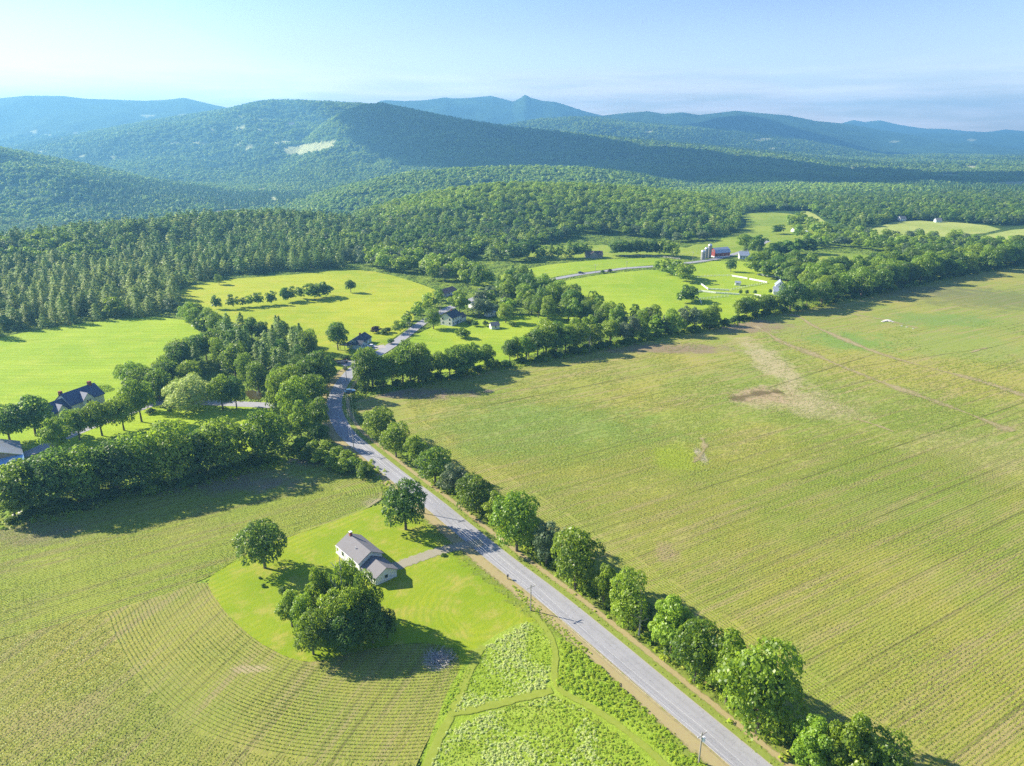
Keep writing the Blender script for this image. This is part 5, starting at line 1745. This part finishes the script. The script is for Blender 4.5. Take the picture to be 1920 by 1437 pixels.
# roadside house with black roof and carport
c2 = P(674, 647)
h2 = house_root('house', 'pale roadside house with black roof and open carport', c2, 77)
w2, r2 = gable(h2, 0, 0, 15, 8, 3.0, 5.4, M['aqua_siding'], M['shingle_dark'])
gable(h2, -6.0, -2.6, 5.0, 5.2, 2.9, 4.4, M['aqua_siding'], M['shingle_dark'], 0.5, 'front_wall', 1)
cr_ = MB(); cr_.box(-11.6, -7.0, 0.2, 6.4, 2.6, 2.85); cr_.build('carport_roof', M['shingle_dark'], h2)
for y_ in (0.5, 3.3, 6.1):
    q_ = MB(); q_.box(-11.4, -11.2, y_ - 0.1, y_ + 0.1, 0, 2.6); q_.build('carport_post', M['wood'], h2)
for x in (-3, 1, 5): window(h2, x, -4.0, 1.1, 1.3, 1.1, 'y-')
window(h2, -6.0, -5.1, 1.1, 1.8, 1.3, 'y-')
window(h2, -7.5, -1.8, 1.0, 1.0, 1.2, 'x-')
chimney(r2, 2, 0.2, 5.0, 6.4, 0.8)

# two storey white house
c3 = P(846, 607)
h3 = house_root('house', 'two storey white house with dark blue roof and rows of windows', c3, 62)
w3, r3 = gable(h3, 0, 0, 11, 8.4, 5.2, 8.0, M['siding'], M['shingle_dark'])
gable(h3, 8.6, -0.8, 6.2, 6.0, 3.0, 5.0, M['cream_siding'], M['shingle_brown'], 0.4, 'wing_wall')
for zz in (1.0, 3.5):
    for y_ in (-2.4, 2.4): window(h3, -5.5, y_, zz, 0.9, 1.3, 'x-')
    for x in (-3.8, -1.0, 2.0, 4.4): window(h3, x, -4.2, zz, 0.9, 1.3, 'y-')
chimney(r3, 1.0, 0.2, 7.4, 9.2, 0.7)
door(h3, 0.6, -4.2, 1.0, 2.1, 'y-', M['glass'])

c4 = P(836, 553)
h4 = house_root('house', 'long low ranch house with brown roof beside the middle meadow', c4, 60)
gable(h4, 0, 0, 17, 8, 2.8, 4.9, M['siding'], M['shingle_brown'])
for x in (-5.5, -1.5, 3, 6.5): window(h4, x, -4.0, 1.0, 1.4, 1.1, 'y-')
window(h4, -8.5, 0.0, 1.0, 1.2, 1.1, 'x-')

# navy roofed house at the left, with cream cross gables
c5 = P(148, 731, 7.5)
h5 = house_root('house', 'large cream house with navy roofs, cross gables and brick chimneys at the left', (c5[0] + 0.5, c5[1] - 1.5), 68)
w5, r5 = gable(h5, 0, 0, 15, 10, 4.6, 8.6, M['cream_siding'], M['shingle_navy'])
w5b, r5b = gable(h5, -12.0, 0, 11, 8.4, 3.4, 6.8, M['cream_siding'], M['shingle_navy'])
gable(h5, -0.5, -3.4, 5.6, 5.0, 5.0, 7.6, M['cream_siding'], M['shingle_navy'], 0.3, 'gable_wall', 1)
gable(h5, -11.5, -2.8, 4.6, 4.2, 3.8, 6.0, M['cream_siding'], M['shingle_navy'], 0.3, 'gable_wall', 1)
for x in (-1.1, 0.1): window(h5, x, -6.2, 3.2, 0.7, 1.6, 'y-')
for x in (-12.0, -11.0): window(h5, x, -5.1, 2.2, 0.6, 1.4, 'y-')
chimney(r5, 5.6, 0.0, 8.0, 10.0, 1.3)
chimney(r5, -7.0, 1.0, 7.6, 9.6, 1.2)

# barn cut by the left edge
c6 = P(6, 872)
h6 = house_root('barn', 'tan barn with grey roof and blue tin lean-to at the left edge', c6, 128, 'barn')
gable(h6, 5.5, 0, 14, 12, 3.0, 5.6, plain('tan_boards', (0.34, 0.27, 0.21), 0.9), M['tin'])
ln_ = MB()
ln_.poly([(-1.4, -6.4, 3.1), (-1.4, 6.4, 3.1), (-5.0, 6.4, 2.1), (-5.0, -6.4, 2.1)])
ln_.poly([(-1.4, -6.4, 2.95), (-1.4, 6.4, 2.95), (-5.0, 6.4, 1.95), (-5.0, -6.4, 1.95)])
ln_.build('lean_to_roof', M['tin_blue'], h6)
for y_ in (-6, -2, 2, 6):
    q_ = MB(); q_.box(-4.95, -4.75, y_ - 0.1, y_ + 0.1, 0, 2.0); q_.build('post', M['wood'], h6)

# farm: red barn, silos, white farmhouse
c7 = P(1349, 481)
h7 = house_root('barn', 'red barn with pale ribbed metal roof beside three silos', c7, 24, 'barn')
L7, W7 = 17.0, 9.5
b = MB()
prof = [(-W7 / 2, 0), (-W7 / 2, 4.4), (-W7 / 2 * 0.62, 7.0), (0, 8.6), (W7 / 2 * 0.62, 7.0), (W7 / 2, 4.4), (W7 / 2, 0)]
for s_ in (-L7 / 2, L7 / 2): b.poly([(s_, y_, z_) for y_, z_ in prof])
b.poly([(-L7 / 2, -W7 / 2, 0), (L7 / 2, -W7 / 2, 0), (L7 / 2, -W7 / 2, 4.4), (-L7 / 2, -W7 / 2, 4.4)])
b.poly([(-L7 / 2, W7 / 2, 0), (L7 / 2, W7 / 2, 0), (L7 / 2, W7 / 2, 4.4), (-L7 / 2, W7 / 2, 4.4)])
b.build('wall', M['red_siding'], h7)
b = MB()
for (ya, za), (yb, zb) in (((-W7 / 2 - 0.5, 4.1), (-W7 / 2 * 0.62, 7.15)), ((-W7 / 2 * 0.62, 7.15), (0, 8.75)), ((0, 8.75), (W7 / 2 * 0.62, 7.15)), ((W7 / 2 * 0.62, 7.15), (W7 / 2 + 0.5, 4.1))):
    b.poly([(-L7 / 2 - 0.6, ya, za), (L7 / 2 + 0.6, ya, za), (L7 / 2 + 0.6, yb, zb), (-L7 / 2 - 0.6, yb, zb)])
b.build('roof', M['tin'], h7)
b = MB(); b.box(-L7 / 2 - 0.12, L7 / 2 + 0.12, -W7 / 2 - 0.12, W7 / 2 + 0.12, 0, 1.0); b.build('foundation', M['trim'], h7)
for x in (-5, 0, 5): window(h7, x, -W7 / 2, 1.8, 1.1, 0.9, 'y-')
window(h7, -L7 / 2, 0.0, 5.2, 1.4, 1.4, 'x-')
for (bx_s, by_s, ty_s, rr, ds) in ((1317.5, 487, 469, 2.0, 'short concrete silo with white dome, leftmost of the three'), (1323.5, 484, 464, 1.7, 'middle concrete silo with white dome behind the short one'), (1329.5, 483, 457.5, 1.9, 'tallest silo with white dome next to the red barn')):
    hh, X, Y = hgt(bx_s, by_s, ty_s)
    s_r = house_root('silo', ds, (X, Y), 0, 'silo', group='farm silos')
    b = MB(); b.tube([(0, 0, 0), (0, 0, hh - rr * 0.8)], rr, 20); b.build('silo_wall', M['concrete'], s_r)
    for k in range(1, 5):
        b = MB(); zz = (hh - rr) * k / 5; b.tube([(0, 0, zz), (0, 0, zz + 0.12)], rr + 0.04, 20); b.build('hoop', M['tin'], s_r)
    b = MB(); n_ = 6
    b.tube([(0, 0, hh - rr * 0.8 + rr * 0.85 * math.sin(k / n_ * math.pi / 2)) for k in range(n_ + 1)], [max(0.05, (rr + 0.1) * math.cos(k / n_ * math.pi / 2)) for k in range(n_ + 1)], 20)
    b.build('dome', M['dome'], s_r)
c8 = P(1393.5, 485)
h8 = house_root('house', 'white farmhouse with pale metal roof right of the red barn', c8, -8)
gable(h8, 0, 0, 8.5, 7.5, 3.6, 6.8, M['siding'], M['tin'])
gable(h8, 8.0, 0.4, 7.6, 5.6, 2.6, 4.4, M['aqua_siding'], plain('aqua_tin', (0.55, 0.72, 0.74), 0.4), 0.4, 'wing_wall')
for x in (-2.6, 0, 2.6): window(h8, x, -3.75, 1.4, 1.0, 1.3, 'y-')
# paddock house
c9 = P(1464, 552)
h9 = house_root('house', 'white house with grey roof beside the paddocks, tall gable block behind', c9, -16)
gable(h9, 0, 0, 11, 8, 2.8, 5.6, M['siding'], M['tin'])
gable(h9, -0.5, 9.5, 9, 6.4, 5.4, 8.6, M['siding'], M['tin'], 0.4, 'rear_wall', 1)
window(h9, -5.5, -1.0, 1.2, 1.1, 1.2, 'x-')
for x in (-2.0, -0.4, 1.2): window(h9, x, 5.0, 3.4, 0.8, 1.2, 'y-')
window(h9, -0.5, 5.0, 6.0, 0.8, 1.0, 'y-')
c10 = P(1113, 483)
h10 = house_root('house', 'brown grey house with broad roofs under dark trees beyond the road', c10, 4)
gable(h10, 0, 0, 16, 9, 3.2, 6.2, M['grey_siding'], M['shingle_brown'])
gable(h10, -1.0, -3.2, 6, 7, 3.6, 6.6, M['grey_siding'], M['shingle_brown'], 0.4, 'gable_wall', 1)
for x in (-6, 4, 6.5): window(h10, x, -4.5, 1.1, 1.3, 1.2, 'y-')
# sheds and far buildings
def small_building(name, label, x, y, rot, L, W, wall, ridge, wm, rm, cat='shed', yy=None, wins=1):
    px_, py_ = P(x, y)
    z_ = 0.0
    if yy is not None:
        a_, _z = Pz(x, y, yy)
        px_, py_ = a_ * yy, yy
        z_ = float(height(np.array([px_]), np.array([py_]))[0])
    r_ = house_root(name, label, (px_, py_), rot, cat, z_)
    gable(r_, 0, 0, L, W, wall, ridge, wm, rm, 0.3)
    for k in range(wins):
        window(r_, (k - (wins - 1) / 2) * L / max(1, wins) * 0.9, -W / 2, 1.0, 0.9, 1.0, 'y-')
    return r_
small_building('shed', 'pale garden shed on the field edge right of the two storey house', 927, 616, 20, 5.2, 4.2, 2.4, 4.0, M['cream_siding'], M['shingle_grey'])
small_building('shed', 'white shed roof half hidden by pale trees near the road', 918, 592, 30, 6, 5, 2.6, 4.4, M['siding'], M['tin'])
small_building('garage', 'white garage beyond the bright tree by the far road', 891, 577, 40, 7, 6, 2.6, 4.2, M['siding'], M['tin'], 'garage')
small_building('shelter', 'tiny grey horse shelter inside the oval paddock', 1383, 535, -12, 4.0, 3.2, 2.2, 3.2, M['siding'], M['tin'])
small_building('shed', 'tan roofed shed among trees right of the paddock house', 1502, 541, -30, 6, 5, 2.6, 4.6, M['cream_siding'], M['shingle_brown'])
small_building('shed', 'small white shed by dark trees on the far slope', 1490, 435, 20, 7, 6, 2.6, 5.0, M['siding'], M['tin'])
small_building('shed', 'pale shed half hidden below the far lane', 1512, 442, 80, 9, 6, 3, 5.5, M['siding'], M['tin'])
small_building('barn', 'long grey barn beside the far lane', 1551, 436, 105, 24, 7, 3, 5.5, M['cream_siding'], M['tin'], 'barn', wins=4)
small_building('house', 'white house before the pines on the pale far field', 1690, 414, 10, 9, 7, 3.2, 6.2, M['siding'], M['shingle_grey'], 'house', wins=3)
small_building('house', 'bluish white house right of the far white house, under pines', 1758, 417, 0, 8, 6, 3, 5.5, M['aqua_siding'], M['shingle_grey'], 'house', wins=3)
small_building('house', 'white house alone in the woods on the knoll', 1126, 377, 10, 8, 7, 7.5, 10.5, M['siding'], M['tin'], 'house', yy=1085, wins=2)
small_building('house', 'white house on the bright hillside clearing', 552, 286, 0, 30, 20, 8, 16, M['siding'], M['shingle_grey'], 'house', yy=4000, wins=2)

# ---------------------------------------------------------------- vehicles
def car(label, x, y, rot, paint, scl=1.0):
    X, Y = P(x, y)
    r_ = empty('car', (X, Y, LEVEL[0]), R(rot))
    r_.scale = (scl,) * 3
    tag(r_, label, 'car')
    b = MB()
    sec = [(-2.2, 0.55, 0.80), (-2.1, 0.45, 0.98), (-1.2, 0.35, 1.02), (1.1, 0.35, 1.0), (2.0, 0.42, 0.85), (2.25, 0.5, 0.7)]
    for (x0, a0, t0), (x1, a1, t1) in zip(sec[:-1], sec[1:]):
        for s_ in (-0.88, 0.88):
            b.poly([(x0, s_, a0), (x1, s_, a1), (x1, s_, t1), (x0, s_, t0)])
        b.poly([(x0, -0.88, t0), (x1, -0.88, t1), (x1, 0.88, t1), (x0, 0.88, t0)])
        b.poly([(x0, -0.88, a0), (x1, -0.88, a1), (x1, 0.88, a1), (x0, 0.88, a0)])
    for k in (0, -1):
        xx, aa, tt = sec[k]
        b.poly([(xx, -0.88, aa), (xx, 0.88, aa), (xx, 0.88, tt), (xx, -0.88, tt)])
    body = b.build('body', paint, r_)
    g = MB()
    bt = [(-1.75, -0.82, 1.0), (0.95, -0.82, 1.0), (0.95, 0.82, 1.0), (-1.75, 0.82, 1.0)]
    tp = [(-1.2, -0.68, 1.42), (0.25, -0.68, 1.42), (0.25, 0.68, 1.42), (-1.2, 0.68, 1.42)]
    for i in range(4):
        j = (i + 1) % 4
        g.poly([bt[i], bt[j], tp[j], tp[i]])
    g.build('windows', M['glass'], r_)
    rf_ = MB(); rf_.box(-1.22, 0.27, -0.7, 0.7, 1.42, 1.47); rf_.build('roof', paint, r_)
    for xx in (-1.35, 1.35):
        for s_ in (-0.82, 0.82):
            w_ = MB(); w_.tube([(xx, s_ - 0.11, 0.33), (xx, s_ + 0.11, 0.33)], 0.33, 12); w_.build('wheel', M['rubber'], r_)
    for s_ in (-0.6, 0.6):
        w_ = MB(); w_.box(2.1, 2.27, s_ - 0.15, s_ + 0.15, 0.66, 0.78); w_.build('headlight', M['trim'], r_)
car('white car parked on the drive beside the black roofed house', 695, 652, 170, M['car_white'], 1.1)
car('blue car parked on the grass at the field gate by the bend', 656, 737, 20, M['car_blue'], 1.1)
car('small dark car driving on the far road below the brown house', 1089, 513.5, 14, M['car_dark'], 1.1)

X, Y = P(640, 682)
tr_ = tag(empty('farm_machine', (X, Y, LEVEL[0]), R(28)), 'orange machine loaded with brown planks on the pale gravel yard', 'farm machine')
b = MB(); b.box(-3.2, 3.4, -1.1, 1.1, 0.8, 1.0); b.build('bed', M['orange'], tr_)
b = MB(); b.box(-4.8, -3.2, -1.0, 1.0, 0.7, 2.6); b.build('cab', M['orange'], tr_)
b = MB(); b.box(-4.85, -3.15, -0.8, 0.8, 1.7, 2.4); b.build('windows', M['glass'], tr_)
for k in range(7):
    b = MB(); y_ = -0.95 + k * 0.28; b.box(-2.9 + (k % 3) * 0.2, 3.2 - (k % 2) * 0.4, y_, y_ + 0.22, 1.0, 1.35 + 0.12 * (k % 3)); b.build('plank', M['plank'] if k % 3 else M['cream_siding'], tr_)
for xx in (-4.0, -1.5, 2.4):
    for s_ in (-1.05, 1.05):
        w_ = MB(); w_.tube([(xx, s_ - 0.15, 0.5), (xx, s_ + 0.15, 0.5)], 0.5, 12); w_.build('wheel', M['rubber'], tr_)

# ---------------------------------------------------------------- poles and wires
def pole(bx, by, ty, armrot, label, transformer=False, grp='utility poles along the road'):
    h, X, Y = hgt(bx, by, ty)
    r_ = empty('utility_pole', (X, Y, 0), R(armrot))
    tag(r_, label, 'utility pole', grp)
    b = MB(); b.tube([(0, 0, -0.1), (0, 0, h)], [0.16, 0.11], 8); b.build('shaft', M['wood'], r_)
    b = MB(); b.box(-1.25, 1.25, -0.07, 0.07, h - 0.75, h - 0.6); b.build('crossarm', M['wood'], r_)
    for x in (-1.15, -0.45, 1.15):
        b = MB(); b.tube([(x, 0, h - 0.6), (x, 0, h - 0.35)], 0.06, 6); b.build('insulator', M['insulator'], r_)
    if transformer:
        b = MB(); b.tube([(0.35, -0.2, h - 2.2), (0.35, -0.2, h - 1.3)], 0.30, 10); b.build('transformer', M['insulator'], r_)
        b = MB(); b.tube([(0.35, -0.2, h - 1.3), (0.35, -0.2, h - 1.05)], 0.08, 6); b.build('bushing', M['insulator'], r_)
    return X, Y, h
rd = math.degrees(ROAD_ANG)
PL = []
dx, dy = P(1310, 1431); ax_, ay_ = P(995, 1146)
arm = math.degrees(math.atan2(ay_ - dy, ax_ - dx)) - 90
PL.append((dx + (dx - ax_), dy + (dy - ay_), 7.6))
PL.append(pole(1310, 1431, 1373, arm, 'utility pole with white transformer at the bottom of the picture', True))
PL.append(pole(995, 1146, 1097, arm, 'utility pole beside the lawn corner, its shadow across the road'))
PL.append(pole(796, 964, 921, arm, 'utility pole half behind the round lawn maple'))
PL.append(pole(664, 851, 815, arm + 5, 'utility pole at the start of the bend by the thicket'))
PL.append(pole(650, 716, 688, 10, 'utility pole in the shade of the bend'))
PL.append(pole(768, 635, 604, -5, 'utility pole on the right of the straight beyond the bend'))
PL.append(pole(826, 594, 573, -25, 'utility pole by the two storey white house'))
PL.append(pole(898, 561, 541, -30, 'utility pole where the road passes the white houses'))
PL.append(pole(1022, 529, 512, -40, 'utility pole left end of the far straight road'))
PL.append(pole(1116, 511.5, 496, -60, 'utility pole beside the far road, left of the two red shrubs'))
PL.append(pole(1175, 505, 489.5, -60, 'utility pole beside the far road, right of the two red shrubs'))
PL.append(pole(1298, 495, 472, -60, 'utility pole by the road just before the silos'))
for k, off in enumerate((-1.15, -0.45, 1.15, 0.05)):
    b = MB()
    for (a0, a1) in zip(PL[:-1], PL[1:]):
        d = Vector((a1[0] - a0[0], a1[1] - a0[1], 0)).normalized()
        nrm = Vector((d.y, -d.x, 0))
        dz_ = -0.35 if k < 3 else -2.5
        o0, o1 = Vector((a0[0], a0[1], a0[2] + dz_)) + nrm * off, Vector((a1[0], a1[1], a1[2] + dz_)) + nrm * off
        span = (o1 - o0).length
        sag = min(1.6, span * 0.016)
        pts_ = [o0.lerp(o1, t / 12) - Vector((0, 0, sag * 4 * (t / 12) * (1 - t / 12))) for t in range(13)]
        b.tube(pts_, 0.011 if k < 3 else 0.022, 4, False)
    w_ = b.build('power_line', M['wire'] if k < 3 else M['cable'])
    tag(w_, ['left pale wire on the crossarms along the road', 'middle pale wire on the crossarms along the road', 'right pale wire on the crossarms along the road', 'lower black cable strung below the crossarms'][k], 'wire', 'wires strung along the road')
for (x, y, lb) in ((952, 1087, 'short dark marker post on the left road edge'),):
    X, Y = P(x, y)
    r_ = tag(empty('marker_post', (X, Y, 0)), lb, 'post')
    b = MB(); b.box(-0.12, 0.12, -0.12, 0.12, 0, 1.1); b.build('post', M['wood'], r_)
    b = MB(); b.box(-0.25, 0.25, -0.3, 0.3, 1.1, 1.4); b.build('mailbox', M['cable'], r_)

# ---------------------------------------------------------------- paddock fences
def fence(px, label, m, hh=1.35, rails=3, thick=0.12):
    pts = PP(px)
    r_ = tag(empty('fence', (pts[0][0], pts[0][1], 0)), label, 'fence', 'fences of the paddocks')
    ox, oy = pts[0]
    for (x0, y0), (x1, y1) in zip(pts[:-1], pts[1:]):
        L = math.hypot(x1 - x0, y1 - y0)
        d = ((x1 - x0) / L, (y1 - y0) / L)
        for k in range(rails):
            z = hh * (k + 0.75) / rails
            b = MB()
            b.tube([(x0 - ox, y0 - oy, z), (x1 - ox, y1 - oy, z)], thick, 4)
            b.build('rail', m, r_)
        n_ = max(1, int(L / 3.0))
        for k in range(n_ + 1):
            x, y = x0 - ox + d[0] * L * k / n_, y0 - oy + d[1] * L * k / n_
            if 'fence_post' not in PM:
                q = MB(); q.box(-0.1, 0.1, -0.1, 0.1, 0, 1.5); PM['fence_post'] = q.me('fence_post', m)
            o = bpy.data.objects.new('fence_post', PM['fence_post'])
            o.location = (x, y, 0)
            link(o, r_)
PM = {}
fence([(1372.7, 519), (1401, 524)], 'bright white fence run at the top of the oval paddock, left piece', M['fence_white'], rails=3, thick=0.2)
fence([(1405, 525), (1438, 531.5)], 'bright white fence run at the top of the oval paddock, right piece', M['fence_white'], rails=3, thick=0.2)
fence([(1308, 521), (1340, 518.5), (1372, 518)], 'thin white fence along the upper left of the oval paddock', M['fence_white'], thick=0.07)
fence([(1438, 532), (1405, 538), (1371, 545)], 'thin white fence slanting across the right of the oval paddock', M['fence_white'], thick=0.07)
fence([(1329, 544), (1367, 546)], 'white fence below the oval paddock', M['fence_white'], thick=0.15)
fence([(1314, 534), (1327.5, 544)], 'short white fence at the left corner of the oval paddock', M['fence_white'], thick=0.15)
fence([(1291, 562), (1298, 552), (1314, 547.6), (1342, 551), (1386, 554)], 'long white fence round the top of the lower paddock', M['fence_white'], thick=0.17)
fence([(1415, 555), (1426.7, 557)], 'short white fence piece right of the small round trees', M['fence_white'], thick=0.2)
fence([(1434, 557), (1448.5, 559.3)], 'white fence piece next to the paddock house', M['fence_white'], thick=0.2)
fence([(1312, 563), (1315, 571)], 'short white gate piece in the lower paddock', M['fence_white'], thick=0.2)
fence([(1313, 562), (1365, 557)], 'thin grey fence across the lower paddock', M['fence_white'], thick=0.06)
fence([(1421, 516), (1463, 522)], 'white fence at the foot of the dark tree row', M['fence_white'], thick=0.16)
fence([(1160, 480.5), (1240, 482.5), (1275, 487)], 'pale rail fence under the dark trees above the far road', M['fence_grey'], thick=0.1)

# ---------------------------------------------------------------- stones, dead tree, brush, ring hedge
def stone_mesh(seed):
    bm = bmesh.new()
    bmesh.ops.create_icosphere(bm, subdivisions=2, radius=0.5)
    r = random.Random(seed)
    for v in bm.verts:
        v.co *= r.uniform(0.8, 1.15)
        v.co.z *= 0.6
    me = bpy.data.meshes.new('boulder')
    bm.to_mesh(me)
    bm.free()
    me.materials.append(M['stone'])
    return me
SM = [stone_mesh(i) for i in range(3)]
for i, (x, y, s_) in enumerate([(1660, 603, 2.6), (1664, 602, 3.0), (1669, 603.5, 2.4), (1655, 604, 1.8), (1674, 604.5, 1.6), (1690, 612, 1.3), (1700, 614, 1.2), (1712, 617, 1.0), (30, 967, 1.8), (40, 962, 1.5)]):
    X, Y = P(x, y)
    o = link(bpy.data.objects.new('boulder', SM[i % 3]))
    o.location = (X, Y, s_ * 0.15)
    o.scale = (s_ * 1.3, s_, s_ * 0.4)
    tag(o, 'pale boulder of the white stone pile in the crop field' if i < 8 else 'grey boulder at the left foot of the tree belt', 'stone', 'pale stones in the crop field' if i < 8 else 'stones under the left belt')

def dead_tree(name, x, y, ty, label, cat, spread=0.30, seed=1, m=None, n=9):
    h, X, Y = hgt(x, y, ty)
    r = random.Random(seed)
    b = MB()
    b.tube([(0, 0, -0.1), (0.05, 0, h * 0.5), (0.15, 0.1, h)], [0.02 * h, 0.014 * h, 0.003 * h], 6)
    for k in range(n):
        a = r.uniform(0, 6.28)
        z = h * r.uniform(0.25, 0.8)
        L = h * spread * r.uniform(0.6, 1.1)
        e = Vector((math.cos(a) * L, math.sin(a) * L, z + L * 0.9))
        b.tube([(0, 0, z), (e.x * 0.5, e.y * 0.5, z + L * 0.35), tuple(e)], [0.009 * h, 0.006 * h, 0.002 * h], 5)
        for q in range(3):
            a2 = a + r.uniform(-1, 1)
            f = r.uniform(0.4, 0.9)
            s0 = Vector((e.x * f, e.y * f, z + (e.z - z) * f))
            b.tube([tuple(s0), (s0.x + math.cos(a2) * L * 0.5, s0.y + math.sin(a2) * L * 0.5, s0.z + L * 0.4)], [0.004 * h, 0.0015 * h], 4)
    o = b.build(name, m or M['dead_bark'])
    o.location = (X, Y, 0)
    tag(o, label, cat)
dead_tree('dead_tree', 1190 + 8, 1192, 1100, 'bare grey dead tree in the roadside row', 'dead tree', 0.22, 3)
dead_tree('dead_tree', 1105, 752 - 90, 628, 'thin bare tree in the long hedgerow', 'dead tree', 0.2, 5, n=6)
dead_tree('dead_tree', 647, 1170, 1045, 'bare pale stem standing in the clump behind the house', 'dead tree', 0.18, 8)
X, Y = P(822, 1238)
b = MB()
r = random.Random(4)
for k in range(150):
    a = r.uniform(0, 6.28); q = r.uniform(0, 2.6)
    p0 = Vector((math.cos(a) * q * 1.3, math.sin(a) * q, 0.1))
    a2 = r.uniform(0, 6.28)
    p1 = p0 + Vector((math.cos(a2) * 1.5, math.sin(a2) * 1.5, r.uniform(0.2, 1.3)))
    b.tube([tuple(p0), tuple((p0 + p1) / 2 + Vector((0, 0, 0.2))), tuple(p1)], [0.06, 0.04, 0.015], 4, False)
o = b.build('brush_pile', M['dead_bark'])
o.location = (X, Y, 0.1)
tag(o, 'grey heap of bare branches at the corner of the nearest field', 'brush pile')
X, Y = P(193, 731)
rs = np.random.default_rng(9)
th = rs.uniform(0, 6.28, 1500); ph = rs.uniform(0, 6.28, 1500)
rr_ = 0.8
C_ = np.stack([(2.9 + rr_ * np.cos(ph)) * np.cos(th), (2.9 + rr_ * np.cos(ph)) * np.sin(th) * 0.9, 0.7 + rr_ * np.sin(ph)], 1)
N_ = np.stack([np.cos(ph) * np.cos(th), np.cos(ph) * np.sin(th), np.sin(ph)], 1)
v_, f_, a_q = leaf_quads(C_, N_, 0.2, rs.uniform(0, 1, 1500), rs)
v_[:, 2] = np.maximum(v_[:, 2], 0)
o = link(bpy.data.objects.new('ring_hedge', mesh_np('ring_hedge', v_, f_, M['leaf'], {'tone': ('POINT', a_q)})))
o.location = (X, Y, 0)
tag(o, 'round ring shaped hedge on the lawn behind the navy roofed house', 'hedge')
for i, (x, y) in enumerate([(1130, 512), (1144, 510)]):
    X, Y = P(x, y + 1)
    root = empty('shrub', (X, Y, 0)); root.scale = (4.2, 4.2, 3.4)
    link(bpy.data.objects.new('crown', TM['bush_purple'][0][0] if i else TM['bush_dark'][0][0]), root)
    tag(root, ['left, greener shrub of two beside the far road', 'right, reddish shrub of two beside the far road'][i], 'bush')

# ---------------------------------------------------------------- clouds over the valley (above the picture), whose shadows lie on the far slopes
M['cloud'] = plain('cloud_white', (0.9, 0.9, 0.9), 1.0, var=0.02, scale=0.002, spec=0.0)
def cloud(label, outline, alt, seed):
    # outline: the shaded ground as (X, Y) points; the cloud stands up the sunbeam from it
    t_ = alt / sun_vec.z
    poly = [(x + sun_vec.x * t_, y + sun_vec.y * t_) for x, y in outline]
    r = random.Random(seed)
    xs = [p[0] for p in poly]; ys = [p[1] for p in poly]
    cx_, cy_ = sum(xs) / len(xs), sum(ys) / len(ys)
    bm = bmesh.new()
    step = max(60, (max(xs) - min(xs)) / 26)
    y = min(ys)
    from mathutils import Matrix
    while y < max(ys):
        x = min(xs)
        while x < max(xs):
            X, Y = x + r.uniform(-0.4, 0.4) * step, y + r.uniform(-0.4, 0.4) * step
            if inside(poly, np.array([X]), np.array([Y]))[0]:
                q = step * r.uniform(0.7, 1.15)
                bmesh.ops.create_icosphere(bm, subdivisions=2, radius=q, matrix=Matrix.Translation((X - cx_, Y - cy_, r.uniform(0, 0.5) * q)) @ Matrix.Diagonal((1, 1, 0.55, 1)))
            x += step
        y += step
    for v in bm.verts:
        v.co.z = max(v.co.z, -0.18 * step)
    me = bpy.data.meshes.new('cloud')
    bm.to_mesh(me)
    bm.free()
    me.materials.append(M['cloud'])
    for p in me.polygons: p.use_smooth = True
    o = link(bpy.data.objects.new('cloud', me))
    o.location = (cx_, cy_, alt)
    tag(o, label, 'cloud')
cloud('large white cumulus whose shadow darkens the big middle mountain', [(-560, 3950), (-560, 3400), (-400, 2900), (-150, 2500), (300, 2350), (800, 2150), (1500, 2000), (2300, 2100), (2400, 2700), (1700, 2900), (1300, 3250), (700, 3500), (150, 3900), (-300, 4300)], 1500, 1)
cloud('long white cumulus whose shadow lies on the farther right ridge', [(500, 6000), (900, 5500), (1700, 5300), (2700, 5500), (3100, 6100), (2300, 6500), (1200, 6700)], 1700, 2)

# ---------------------------------------------------------------- haze
hz = MB()
hz.box(-16500, 16500, -6300, 12000, -85, float(ZZ.max()) + 45)
t = NT('haze')
pv = t.n.new('ShaderNodeVolumePrincipled')
pv.inputs['Color'].default_value = (0.20, 0.52, 0.86, 1)
pv.inputs['Density'].default_value = 1.75e-4
pv.inputs['Anisotropy'].default_value = 0.2
t.l.new(pv.outputs[0], t.out.inputs['Volume'])
ho = hz.build('haze', t.m)
tag(ho, 'pale blue air haze filling the whole valley', kind='stuff')
